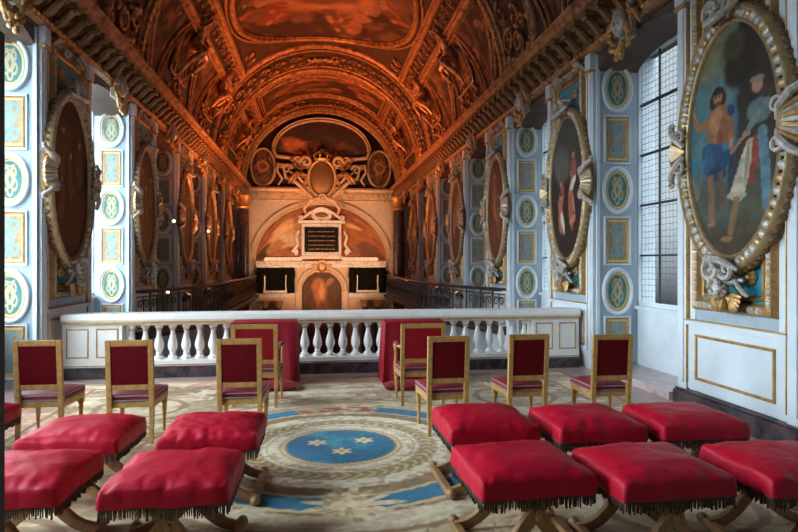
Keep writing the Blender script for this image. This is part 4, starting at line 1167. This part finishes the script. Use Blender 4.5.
# ================================================================== SEATS
def chair(label, group, arms=False):
    t = empty('armchair' if arms else 'side_chair', (0,0,0), 0, label, 'chair', group)
    hw = .21 if not arms else .265
    hd = .23; top = .98; by = -hd
    G = M['wood_gilt']
    b = MB()
    lean = .05
    def yb(z): return by-lean*max(0,(z-.42))/.56
    def post(e):
        x = e*(hw-.024)
        pts = [(.36),(top)]
        bot = [(x-.024,yb(.34)-.02,.34),(x+.024,yb(.34)-.02,.34),(x+.024,yb(.34)+.02,.34),(x-.024,yb(.34)+.02,.34)]
        tp = [(x-.024,yb(top)-.02,top),(x+.024,yb(top)-.02,top),(x+.024,yb(top)+.02,top),(x-.024,yb(top)+.02,top)]
        b.hexa(bot, tp)
    post(-1); post(1)
    def rail(z0, z1, w=.018):
        xx = hw-.05
        b.hexa([(-xx,yb(z0)-w,z0),(xx,yb(z0)-w,z0),(xx,yb(z0)+w,z0),(-xx,yb(z0)+w,z0)], [(-xx,yb(z1)-w,z1),(xx,yb(z1)-w,z1),(xx,yb(z1)+w,z1),(-xx,yb(z1)+w,z1)])
    rail(.925,top); rail(.515,.565)
    b.build('back_frame', G, t, smooth=False, bevel=.005)
    u = MB(); xx = hw-.049
    def ply(z, f): return yb(z)+f
    # padded panel: flat at the back, domed towards the sitter
    N = 6; vs_ = []; fs = []
    for j in range(N+1):
        for i in range(N+1):
            a = -1+2*i/N; c = -1+2*j/N; z = .745+c*.18
            vs_.append((a*xx, ply(z, -.014-.006*(1-a*a)*(1-c*c)), z))
    for j in range(N+1):
        for i in range(N+1):
            a = -1+2*i/N; c = -1+2*j/N; z = .745+c*.18
            vs_.append((a*xx, ply(z, .014+.025*(1-a**4)*(1-c**4)), z))
    K = (N+1)**2
    for j in range(N):
        for i in range(N):
            q = j*(N+1)+i; fs.append((q,q+1,q+N+2,q+N+1)); fs.append((K+q,K+q+N+1,K+q+N+2,K+q+1))
    for i in range(N):
        fs.append((i,K+i,K+i+1,i+1)); q = N*(N+1)+i; fs.append((q,q+1,K+q+1,K+q))
        a = i*(N+1); b2 = (i+1)*(N+1); fs.append((a,b2,K+b2,K+a)); a += N; b2 += N; fs.append((a,K+a,K+b2,b2))
    u.add(vs_, fs); u.build('backrest', M['red_back_bright' if arms else 'red_back'], t)
    # seat
    fw = hw+.02
    s_ = MB(); s_.hexa([(-hw,by+.01,.345),(hw,by+.01,.345),(fw,hd,.345),(-fw,hd,.345)], [(-hw,by+.01,.40),(hw,by+.01,.40),(fw,hd,.40),(-fw,hd,.40)])
    s_.build('seat_rail', G, t, smooth=False, bevel=.005)
    q = MB(); N = 8; vs_ = []; fs = []
    for lay in range(4):
        z = (.40,.44,.465,.0)[lay]; ins = (.004,.0,.012,.0)[lay]
        if lay == 3: break
        for i in range(N*4):
            s2 = i/N; k = int(s2); f = s2-k
            cs = [(-1,-1),(1,-1),(1,1),(-1,1)]; a = cs[k % 4]; c = cs[(k+1) % 4]
            U_ = a[0]+(c[0]-a[0])*f; V_ = a[1]+(c[1]-a[1])*f
            wx = (hw+(fw-hw)*(V_+1)/2)-ins
            vs_.append((U_*wx, (V_*(hd-ins-.0))+.005+.01*(V_<0), z))
    n_ = N*4
    for l in range(2):
        for i in range(n_): j = (i+1)%n_; fs.append((l*n_+i, l*n_+j, (l+1)*n_+j, (l+1)*n_+i))
    q.add(vs_, fs)
    top_ = [];  tf = []
    for j in range(N+1):
        for i in range(N+1):
            U_ = -1+2*i/N; V_ = -1+2*j/N; wx = (hw+(fw-hw)*(V_+1)/2)-.012
            top_.append((U_*wx, V_*(hd-.012)+.005+.01*(V_<0), .465+.035*(1-U_**4)*(1-V_**4)))
    for j in range(N):
        for i in range(N): a = j*(N+1)+i; tf.append((a,a+1,a+N+2,a+N+1))
    q.add(top_, tf); q.add([( -hw+.01,by+.02,.401),(hw-.01,by+.02,.401),(fw-.01,hd-.01,.401),(-fw+.01,hd-.01,.401)], [(0,3,2,1)])
    q.build('seat', M['red_seat'], t, ang=60)
    g = MB()
    for l, z in ((0,.4125),(1,.455)):
        pts = [(-hw-.001,by+.0,z),(hw+.001,by+.0,z),(fw+.001,hd+.006,z),(-fw-.001,hd+.006,z)]
        g.tube([tuple(Vector(pts[i]).lerp(Vector(pts[(i+1)%4]), j/3)) for i in range(4) for j in range(3)], .006, 6, closed=True)
    g.build('braid_trim', M['braid'], t)
    # legs
    for e in (-1,1):
        l = MB(); l.hexa([(e*(hw-.024)-.016,by-.035,0),(e*(hw-.024)+.016,by-.035,0),(e*(hw-.024)+.016,by-.003,0),(e*(hw-.024)-.016,by-.003,0)],
                         [(e*(hw-.024)-.023,by-.02,.345),(e*(hw-.024)+.023,by-.02,.345),(e*(hw-.024)+.023,by+.02,.345),(e*(hw-.024)-.023,by+.02,.345)])
        l.build('leg', G, t, smooth=False, bevel=.004)
        l = MB(); l.lathe([(.012,0),(.016,.02),(.013,.03),(.022,.24),(.027,.26),(.02,.27),(.026,.285),(.026,.30)], 12, (e*(fw-.03), hd-.03, 0)); 
        l.box(e*(fw-.03)-.026, e*(fw-.03)+.026, hd-.056, hd-.004, .30, .347); l.build('leg', G, t, ang=30)
        if arms:
            a = MB(); a.tube([(e*(hw-.005),yb(.72)+.02,.70),(e*(hw+.015),-.05,.70),(e*(hw+.02),.08,.695),(e*(hw+.02),.11,.67)], [.02,.018,.022,.02], 8)
            a.tube([(e*(hw+.02),.09,.69),(e*(hw+.012),.07,.60),(e*(hw+.012),.10,.50),(e*(hw+.005),.12,.38)], [.02,.016,.018,.024], 8)
            ar = a.build('armrest', G, t)
            pd = MB(); pd.ball((e*(hw+.018),-.04,.725), (.032,.12,.026), 0, 10, 8); pd.build('arm_pad', M['red_seat'], ar)
    return t
def place(o, px, d, rz=0, dy=.23+.03):
    x, y = W(px, d); o.location = (x, y+dy, 0); o.rotation_euler = (0,0,rz)
gl, gr = 'chairs left of the carpet medallion', 'chairs right of the carpet medallion'
c0 = chair('gilt chair with red back at the far left, beside the left wall', gl); place(c0, 38.5, 5.54, math.radians(0))
for px, d, rz, lab, g in ((129.5,5.54,1,'gilt chair with red back, middle one of the left three', gl), (240,5.66,-1,'gilt chair with red back standing before the left armchair', gl),
                          (447.5,5.85,2,'gilt chair with red back beside the right armchair, nearest the medallion', gr), (528,6.0,1,'gilt chair with red back, middle one of the right three', gr),
                          (612.5,6.0,-1,'gilt chair with red back at the far right, near the painted window jamb', gr)):
    c = copy_tree(c0); place(c, px, d, math.radians(rz)); c['label'] = lab; c['group'] = g
a0 = chair('gilt armchair with red upholstery in front of the left draped kneeler', 'armchairs before the kneelers', True); place(a0, 256, 6.95, math.radians(-3))
a1 = copy_tree(a0); place(a1, 423, 7.05, math.radians(0)); a1['label'] = 'gilt armchair with red upholstery in front of the right draped kneeler'

# ---- X-frame stools
def xstool(seed, label, group, wr=.6):
    t = empty('cross_legged_stool', (0,0,0), 0, label, 'stool', group)
    cushion_for(t, seed, wr)
    O = M['oak']
    for nm_, y in (('front_cross',-.235),('rear_cross',.235)):
        x = empty('cross_frame', (0,y,0)); x.parent = t
        for e in (-1,1):
            l = MB(); P_ = []
            N = 12
            for i in range(N+1):
                q = i/N; xx = e*(-.25+.585*q); z = .40-.375*q+ .05*sin(PI*2*q)*1.0
                P_.append((xx, z))
            w = .034; vs_ = []; fs = []
            for i, (xx, z) in enumerate(P_):
                a = P_[max(0,i-1)]; c = P_[min(N,i+1)]; tx, tz = c[0]-a[0], c[1]-a[1]; L = math.hypot(tx,tz); nx, nz = -tz/L, tx/L
                ww = w*(1.15-.35*abs(i/N-.45)*2)
                yo = .006*e
                vs_ += [(xx+nx*ww,-.022+yo,z+nz*ww),(xx-nx*ww,-.022+yo,z-nz*ww),(xx-nx*ww,.022+yo,z-nz*ww),(xx+nx*ww,.022+yo,z+nz*ww)]
            for i in range(N):
                for k in range(4): k2 = (k+1)%4; fs.append((i*4+k,i*4+k2,(i+1)*4+k2,(i+1)*4+k))
            fs += [(3,2,1,0), tuple(N*4+k for k in range(4))]
            l.add(vs_, fs); l.build('leg', O, x, smooth=False, bevel=.006)
        bo = MB(); 
        for q in range(8):
            a = 2*PI*q/8; bo.ball((.022*cos(a)+.022, -.036 if y < 0 else .036, .252+.022*sin(a)), (.014,.012,.014), 0, 6, 4)
        bo.ball((.022,-.036 if y < 0 else .036,.252),(.018,.02,.018),0,8,6); bo.build('carved_boss', O, x)
    for e in (-1,1):
        r_ = MB(); r_.box(e*.325-.026, e*.325+.026, -.30, .30, 0.0, .045)
        for y in (-.30,.30):
            r_.ball((e*.325, y, .032), (.036,.045,.032), 0, 10, 8)
        r_.build('foot_runner', O, t, bevel=.006)
        k = MB(); k.box(e*.235-.022, e*.235+.022, -.27, .27, .385, .425); k.build('seat_bar', O, t, smooth=False, bevel=.005)
    return t
def cushion_for(t, seed, wr=0.6):
    rnd = np.random.RandomState(seed); A, B = .335, .325; N = 44
    u = np.linspace(-1,1,N); U, Vv = np.meshgrid(u, u)
    # top sheet wrapped down the sides: parameter radius m = max(|u|,|v|); m>.78 is the side
    m = np.maximum(np.abs(U), np.abs(Vv)); f = .76
    k = np.where(m > 1e-6, np.minimum(m, f)/np.maximum(m,1e-6), 1); a = U*k/f; b_ = Vv*k/f
    s_ = np.clip((m-f)/(1-f), 0, 1)
    # corners rounded a little, edges bulge a touch at the middle
    cr = 1-.02*np.abs(a)**8*np.abs(b_)**8-.018*(1-np.abs(a*b_))*np.maximum(np.abs(a),np.abs(b_))**4
    x = a*cr*A*(1+.012*np.sin(PI*s_)); y = b_*cr*B*(1+.012*np.sin(PI*s_))
    zt = .452+.055*(1-np.abs(a)**4)*(1-np.abs(b_)**4)+.006*np.abs(a*b_)
    w = (fbm(a*2.2+5+seed, b_*2.2+5, seed, 3)-.5)*.022
    rdg = 1-np.abs(fbm(a*2.4+b_*1.2+7+seed, b_*5+a*2+3, seed+7, 3)*2-1)
    w = w+wr*(sst(.75,1.0,rdg)*.011)
    fold = (fbm(a*9+5+seed, b_*3+5, seed+1, 2)-.5)
    z = zt+w
    edge = sst(.55,1.0,np.maximum(np.abs(a),np.abs(b_)))
    z = z+edge*fold*(.018+.02*wr)*(1-s_)
    hem = .092+.012*(fbm(a*4+9,b_*4+9,seed+4,2)-.5)
    z = z-s_*hem
    side = s_*(.006+.014*(fbm(a*7+11,b_*7+11,seed+2,2)-.4))
    r_ = np.maximum(np.hypot(x,y),1e-6)
    x = x+np.where(np.abs(a) > .985, np.sign(a)*side, 0)*1.0+x/r_*.004*s_; y = y+np.where(np.abs(b_) > .985, np.sign(b_)*side, 0)+y/r_*.004*s_
    pts = np.stack([x,y,z],-1).reshape(-1,3); idx = np.arange(N*N).reshape(N,N)
    q = np.stack([idx[:-1,:-1],idx[:-1,1:],idx[1:,1:],idx[1:,:-1]],-1).reshape(-1,4)
    c = MB(); c.v = [tuple(p_) for p_ in pts.tolist()]; c.f = [tuple(p_) for p_ in q.tolist()]; c.m = [0]*len(c.f)
    zb = .352
    c.add([(-A+.01,-B+.01,zb),(A-.01,-B+.01,zb),(A-.01,B-.01,zb),(-A+.01,B-.01,zb)], [(0,3,2,1)])
    c.build('cushion', M['red_cloth'], t, ang=180, sub=1)
    fr = MB(); rr = random.Random(seed)
    def strand(x, y, nx, ny):
        L = rr.uniform(.045,.07); w = .006; tx, ty = -ny, nx; o1 = rr.uniform(-.006,.006)
        x += nx*.002; y += ny*.002; z = .366
        fr.add([(x-tx*w,y-ty*w,z),(x+tx*w,y+ty*w,z),(x+tx*w*.6+tx*o1+nx*.004,y+ty*w*.6+ty*o1+ny*.004,z-L),(x-tx*w*.6+tx*o1,y-ty*w*.6+ty*o1,z-L),(x-nx*.008,y-ny*.008,z),(x-nx*.006,y-ny*.006,z-L)],
               [(0,3,2,1),(0,4,5,3),(1,2,5,4),(0,1,4),(3,5,2)])
    s1 = A-.006; s2 = B-.006; n_ = 56
    for i in range(n_):
        q_ = -1+2*(i+.5)/n_
        strand(q_*s1*.985,-s2,0,-1); strand(q_*s1*.985,s2,0,1); strand(-s1,q_*s2*.985,-1,0); strand(s1,q_*s2*.985,1,0)
    fr.rectframe(0,0,0,0,0,0)
    for (a1_, b1_, a2_, b2_) in ((-s1,-s2,s1,-s2),(s1,-s2,s1,s2),(s1,s2,-s1,s2),(-s1,s2,-s1,-s2)):
        fr.tube([(a1_,b1_,.366),(a2_,b2_,.366)], .008, 5)
    fr.build('fringe', M['fringe'], t, smooth=False)['kind'] = 'stuff'
gs = {'l':'red cushioned stools left of the carpet medallion','r':'red cushioned stools right of the carpet medallion'}
ST = [(519,3.60,2,'r','red cushioned stool, front row right, nearest the blue medallion'),
      (648,3.57,1,'r','red cushioned stool, front row right, middle of three'),
      (784,3.62,-1,'r','red cushioned stool, front row right, cut by the picture edge'),
      (483,4.62,1,'r','red cushioned stool, back row right, nearest the blue medallion'),
      (585,4.62,0,'r','red cushioned stool, back row right, middle of three'),
      (682,4.68,-2,'r','red cushioned stool, back row right, beside the marble skirting'),
      (178,3.5,-1,'l','red cushioned stool, front row left, nearest the blue medallion'),
      (22,3.48,-3,'l','red cushioned stool, front row left, cut by the dark door edge'),
      (215,4.42,-1,'l','red cushioned stool, back row left, nearest the blue medallion'),
      (85,4.36,-2,'l','red cushioned stool, back row left, middle one'),
      (-44,4.75,0,'l','red cushioned stool, back row left, almost hidden at the picture edge')]
for i, (px, d, rz, g, lab) in enumerate(ST):
    s_ = xstool(200+i, lab, gs[g], (.0,.32,.25,.55,.15)[i%5] if g == 'l' else .15)
    x, y = W(px, d); s_.location = (x, y, 0.012); s_.scale = (1,1,1.10 if g == 'r' else 1.065); s_.rotation_euler = (0,0,math.radians(rz))

# ---- draped kneelers and their floor cushions
def kneeler(loc, w, label, seed):
    t = empty('draped_kneeler', loc, 0, label, 'kneeler', 'draped kneelers before the balustrade')
    b = MB(); b.box(-w/2+.03, w/2-.03, -.20, .20, 0, .84); b.build('desk', M['dark_wood'], t, smooth=False)
    h = MB(); n = 120; rings = []
    per = []
    for i in range(n):
        s_ = 4*i/n; k = int(s_); f = s_-k; cs = [(-1,-1),(1,-1),(1,1),(-1,1)]; a = cs[k]; c = cs[(k+1)%4]
        per.append((a[0]+(c[0]-a[0])*f, a[1]+(c[1]-a[1])*f))
    rr = np.random.RandomState(seed); ph = rr.uniform(0,6,4)
    for j, z in enumerate((.865,.86,.84,.7,.5,.3,.12,.015)):
        t_ = max(0,(.86-z)/.85)
        for i, (a, c) in enumerate(per):
            fo = (sin(i*.9+ph[0])+.6*sin(i*.37+ph[1]))*.018*t_
            ins = .012 if j == 0 else 0
            h.v.append((a*(w/2-ins+t_*.03+fo*(abs(a) > .99)), c*(.235-ins+t_*.03+fo*(abs(c) > .99)), z))
    for j in range(7):
        for i in range(n): l = (i+1)%n; h.f.append((j*n+i,(j+1)*n+i,(j+1)*n+l,j*n+l)); h.m.append(0)
    h.f.append(tuple(range(n))); h.m.append(0)
    h.build('red_drape', M['red_drape'], t)
    g = MB(); g.tube([(-w/2-.035,-.27,.03),(w/2+.035,-.27,.03)], .012, 6); g.build('hem_trim', M['fringe'], t)
    return t
x, y = W(265, 8.42); kneeler((x, y, .012), .88, 'red cloth draped kneeler behind the left armchair', 1)
x2, y2 = W(413, 8.5); kneeler((x2, y2, .012), .84, 'red cloth draped kneeler behind the right armchair', 2)
def floor_cushion(loc, label):
    m = MB(); N = 20
    for j in range(N+1):
        for i in range(N+1):
            a = -1+2*i/N; c = -1+2*j/N; e = (1-a**4)*(1-c**4); m.v.append((a*.36*(1-.05*c*c), c*.17*(1-.05*a*a), .06+.05*e))
    K = (N+1)**2
    for j in range(N+1):
        for i in range(N+1):
            a = -1+2*i/N; c = -1+2*j/N; e = (1-a**4)*(1-c**4); m.v.append((a*.36*(1-.05*c*c), c*.17*(1-.05*a*a), .06-.048*min(1,e*3)))
    for j in range(N):
        for i in range(N): q = j*(N+1)+i; m.f.append((q,q+1,q+N+2,q+N+1)); m.f.append((K+q,K+q+N+1,K+q+N+2,K+q+1)); m.m += [0,0]
    o = m.build('kneeling_cushion', M['red_seat']); o.location = loc; tag(o, label, 'cushion', 'kneeling cushions on the carpet')
floor_cushion((x+.12, y-.50, .012), 'red kneeling cushion on the carpet before the left kneeler')
floor_cushion((x2-.12, y2-.50, .012), 'red kneeling cushion on the carpet before the right kneeler')

# ---- carpet
CX, CY = .22, 5.55
def carpet_col(U, Vv):
    X = KX0+(U+1)/2*(KX1-KX0); Y = KY0+(Vv+1)/2*(KY1-KY0)
    dx = X-CX; dy = Y-CY; wob = (fbm(X*3+9,Y*3+9,301)-.5)
    r = np.hypot(dx, dy); th = np.arctan2(dy, dx)
    C = np.zeros(X.shape+(3,))+np.array((.46,.39,.28))
    n1 = fbm(X*2.2+9+wob*2, Y*2.2+9, 302); n2 = fbm(X*5+9+wob*3, Y*5+9, 303); n3 = fbm(X*11+9, Y*11+9, 304, 3)
    C = mixc(C, (.24,.17,.10), sst(.48,.54,n1)*.85); C = mixc(C, (.60,.58,.52), sst(.56,.60,n2)*.8); C = mixc(C, (.17,.12,.08), (1-sst(.02,.04,np.abs(n2-.47)))*.9)
    C = mixc(C, (.35,.12,.12), sst(.62,.66,n3)*sst(.5,.6,n1)*.7)
    # broad rings round the medallion
    r0_ = r; r = r+.012*(fbm(X*9+2,Y*9+2,334)-.5)+.006*np.sin(th*60)
    def band(a, b_, col, w=.02, k=1.0):
        nonlocal C
        C = mixc(C, col, sst(a-w,a+w,r)*(1-sst(b_-w,b_+w,r))*k)
    band(1.05,1.22,(.22,.15,.085)); band(1.22,1.48,(.015,.16,.34))
    q = np.abs((th/(PI/2)) % 1-.5)*PI/2    # distance from diagonals
    card = sst(.44,.50,q+.05*wob-.20*(dy < -.9))          # 1 near the four compass points
    m_ = sst(1.12,1.16,r)*(1-sst(1.62,1.68,r))*card
    C = mixc(C, (.42,.34,.22), m_); C = mixc(C, (.66,.62,.52), m_*sst(.5,.55,fbm(X*7+9,Y*7+9,307)))
    up = (dy > 0)*m_
    rose = sst(.5,.56,fbm(X*9+3,Y*12+3,308))*up*sst(1.22,1.26,r)*(1-sst(1.44,1.48,r))
    C = mixc(C, (.34,.07,.09), rose)
    C = mixc(C, (.55,.44,.26), (1-sst(.010,.03,np.abs(r-1.22)))); C = mixc(C, (.55,.44,.26), (1-sst(.012,.03,np.abs(r-1.48))))
    band(1.55,1.80,(.62,.59,.50),k=.75); band(1.80,1.86,(.26,.18,.10)); band(1.95,2.0,(.40,.30,.18)); band(2.25,2.5,(.60,.57,.50),k=.6); band(2.5,2.55,(.26,.18,.11))
    band(0,1.05,(.36,.28,.16)); band(.88,1.05,(.66,.64,.58)); band(.72,.88,(.30,.22,.12))
    leaf = sst(.0,.5,np.sin(th*46+3*np.sin(r*30)))*sst(.72,.75,r)*(1-sst(.86,.9,r)); C = mixc(C, (.62,.52,.33), leaf*.8)
    band(.56,.72,(.68,.66,.61)); band(.66,.675,(.40,.32,.2),.008); band(.50,.56,(.50,.36,.18)); band(.52,.535,(.75,.66,.45),.006)
    band(0,.50,(.012,.15,.34)); C = mixc(C, (.04,.30,.50), (r < .5)*sst(.45,.65,fbm(X*3+4,Y*3+4,310)))
    for (fx, fy) in ((-.22,.11),(.22,.13),(.0,-.17)):
        a = dx-fx; b_ = dy-fy; rr_ = np.hypot(a, b_); tt = np.arctan2(b_, a)
        sh = .055+.045*np.abs(np.cos(tt*3+PI/2))**1.5
        C = mixc(C, (.70,.60,.40), 1-sst(sh*.85,sh*1.1,rr_)); C = mixc(C, (.40,.30,.16), 1-sst(.018,.028,rr_))
    # sunburst ornament towards the viewer
    a = dx-.02; b_ = dy+1.36; rr_ = np.hypot(a, b_); tt = np.arctan2(b_, a); sh = .13+.20*np.abs(np.cos(tt*6.5))**1.5+.05*np.cos(tt*4)
    C = mixc(C, (.64,.57,.42), 1-sst(sh*.9,sh*1.08,rr_)); C = mixc(C, (.36,.26,.14), sst(.5,.58,fbm(X*14+3,Y*14+3,333))*(1-sst(sh*.8,sh,rr_))*.8); C = mixc(C, (.70,.65,.52), 1-sst(.04,.06,rr_))
    C = mixc(C, (.30,.22,.13), sst(.55,.62,fbm(X*12+2,Y*16+2,335))*sst(.58,.62,r)*(1-sst(1.2,1.25,r))*.6); C = mixc(C, (.42,.34,.22), sst(.55,.60,fbm(X*8+12,Y*14+2,336))*sst(1.5,1.55,r)*.55)
    # blue shaped panels in the corners and garland borders
    for sx_ in (-1,1):
        for sy_ in (-1,1):
            a = dx-sx_*2.25; b_ = dy-sy_*1.75; rr_ = np.hypot(a, b_*1.1)+.15*wob
            C = mixc(C, (.50,.45,.36), (1-sst(.68,.72,rr_))*.6); C = mixc(C, (.24,.17,.12), 1-sst(.03,.05,np.abs(rr_-.5)))
    ed = np.minimum(np.minimum(X-KX0, KX1-X), np.minimum(Y-KY0, KY1-Y))
    C = mixc(C, (.46,.30,.26), 1-sst(.42,.44,ed)); C = mixc(C, (.58,.50,.40), (1-sst(.42,.44,ed))*sst(.5,.56,n2)); C = mixc(C, (.24,.13,.10), 1-sst(.015,.03,np.abs(ed-.44))); C = mixc(C, (.30,.17,.14), 1-sst(.05,.07,ed))
    C = mixc(C, (.20,.13,.075), sst(.52,.60,fbm(X*1.6+40,Y*4+40,330))*sst(1.55,1.7,r)*.6)
    C = C*np.array((1.02,.90,.72))
    return C*(.98+.5*fbm(X*30+9,Y*30+9,320,2)[...,None])
KX0, KX1, KY0, KY1 = -3.35, 3.75, 1.6, 8.85
c = painted('carpet', 560, 560, lambda U, Vv: (KX0+(U+1)/2*(KX1-KX0), KY0+(Vv+1)/2*(KY1-KY0), U*0+.012), carpet_col, M['carpet'])
# give the carpet its thickness
tag(c, 'ornate cream and blue carpet with a round fleur medallion covering the floor', 'carpet')
sd_ = c.modifiers.new('thick', 'SOLIDIFY'); sd_.thickness = .011; sd_.offset = -1

# ---- dark door edge at the extreme left
d = empty('door_1', (-1.0, 1.55, 0), 0, kind='structure')
xa, ya = W(0, 1.6)
d.location = (xa-.45, ya, 0)
b = MB(); b.box(0, .45, -.03, .03, .01, 2.32); b.build('door_leaf', M['dark_wood'], d, smooth=False, bevel=.006)

# ================================================================== LIGHT
w = bpy.data.worlds.new('world'); SC.world = w; w.use_nodes = True; nt = w.node_tree
bg = nt.nodes['Background']; tc = nt.nodes.new('ShaderNodeTexCoord'); sp = nt.nodes.new('ShaderNodeSeparateXYZ'); mr = nt.nodes.new('ShaderNodeMapRange')
mr.inputs[1].default_value = .5; mr.inputs[2].default_value = -.7; mr.inputs[3].default_value = 1.0; mr.inputs[4].default_value = SKY_L/SKY_R
nt.links.new(tc.outputs['Generated'], sp.inputs[0]); nt.links.new(sp.outputs['X'], mr.inputs[0])
mu = nt.nodes.new('ShaderNodeMath'); mu.operation = 'MULTIPLY'; mu.inputs[1].default_value = SKY_R
nt.links.new(mr.outputs[0], mu.inputs[0]); zr = nt.nodes.new('ShaderNodeMapRange'); zr.inputs[1].default_value = -.06; zr.inputs[2].default_value = .06; zr.inputs[3].default_value = .12; zr.inputs[4].default_value = 1
nt.links.new(sp.outputs['Z'], zr.inputs[0]); mz = nt.nodes.new('ShaderNodeMath'); mz.operation = 'MULTIPLY'
nt.links.new(mu.outputs[0], mz.inputs[0]); nt.links.new(zr.outputs[0], mz.inputs[1]); nt.links.new(mz.outputs[0], bg.inputs['Strength']); bg.inputs['Color'].default_value = (.86,.94,1.0,1)
wn_ = 0
for side, sx, XF in (('right',1,XR), ('left',-1,XL)):
    for k in range(-1, 2):
        y0 = P0+P*k+PW; y1 = P0+P*(k+1)
        l = bpy.data.lights.new('daylight', 'AREA'); l.shape = 'RECTANGLE'; l.size = ZW1-ZW0-.1; l.size_y = y1-y0-.1
        l.cycles.is_portal = True
        o = bpy.data.objects.new('window_daylight', l); COL.objects.link(o)
        o.location = (XF+sx*(DEP+.2), (y0+y1)/2, (ZW0+ZW1)/2); o.rotation_euler = (0, PI/2*sx, 0)
def area(name, loc, tgt, sx_, sy_, col, en, spread=PI):
    l = bpy.data.lights.new(name, 'AREA'); l.shape = 'RECTANGLE'; l.size = sx_; l.size_y = sy_; l.color = col; l.energy = en; l.spread = spread
    o = bpy.data.objects.new(name, l); COL.objects.link(o); o.location = loc
    o.rotation_euler = (Vector(tgt)-Vector(loc)).to_track_quat('-Z', 'Y').to_euler(); return o
OR = (1.0,.24,.06)
LW = {(-1,15.8):.5,(-1,18.6):1.2,(-1,22.5):.4,(-1,26.8):.9,(1,15.8):.12,(1,18.6):.5,(1,22.5):.3,(1,26.8):.4}
for x, y, e in LAMPS:
    l = bpy.data.lights.new('spot_lamp_light', 'SPOT'); l.color = OR; l.energy = E_SPOT*LW[(e, y)]; l.spot_size = math.radians(95 if e < 0 else 72); l.spot_blend = .8; l.shadow_soft_size = .12
    o = bpy.data.objects.new('spot_lamp_light', l); COL.objects.link(o); o.location = (x-e*.22, y, 1.05)
    o.rotation_euler = (Vector((XC-e*.3, y+1.0, 9.0))-o.location).to_track_quat('-Z','Y').to_euler()
# strip lamps lying on the cornice ledges
for e, XW in ((1,XR),(-1,XL)):
    for y in (23.5, 28.0):
        l = bpy.data.lights.new('cornice_lamp', 'POINT'); l.color = OR; l.energy = E_COR*(1.0 if y > 15 else .5); l.shadow_soft_size = .08
        o = bpy.data.objects.new('cornice_lamp', l); COL.objects.link(o); o.location = (XW-e*.44, y, 5.70)
for e in (-1,1):
    l = bpy.data.lights.new('altar_spot', 'SPOT'); l.color = (1,.52,.28); l.energy = E_ALT; l.spot_size = math.radians(75); l.spot_blend = .6; l.shadow_soft_size = .1
    o = bpy.data.objects.new('altar_spot', l); COL.objects.link(o); o.location = (XC+e*2.9, 24.5, 1.0)
    o.rotation_euler = (Vector((XC-e*.5, YE, 3.2))-o.location).to_track_quat('-Z','Y').to_euler()

for (x, y, z, tx, ty, tz, en) in ((XL+.5,22.5,1.0,XR,19.5,3.2,E_WASH),(XR-.5,22.5,1.0,XL,18.5,2.8,E_WASH*1.1),(XL+.5,26.8,1.0,XR,25,3.5,E_WASH*.6),(XR-.5,26.8,1.0,XL,24,3.5,E_WASH*.6)):
    l = bpy.data.lights.new('wall_spot', 'SPOT'); l.color = (1,.30,.10); l.energy = en; l.spot_size = math.radians(80); l.spot_blend = .9; l.shadow_soft_size = .1
    o = bpy.data.objects.new('wall_spot', l); COL.objects.link(o); o.location = (x, y, z)
    o.rotation_euler = (Vector((tx,ty,tz))-o.location).to_track_quat('-Z','Y').to_euler()
for o in PROTO: bpy.data.objects.remove(o)
SC.view_settings.view_transform = 'Standard'; SC.view_settings.look = 'None'; SC.view_settings.gamma = 1; SC.view_settings.exposure = EXPO
SC.cycles.max_bounces = 8; SC.cycles.diffuse_bounces = 3; SC.cycles.transparent_max_bounces = 8; SC.cycles.sample_clamp_indirect = 6
SC.cycles.use_denoising = True
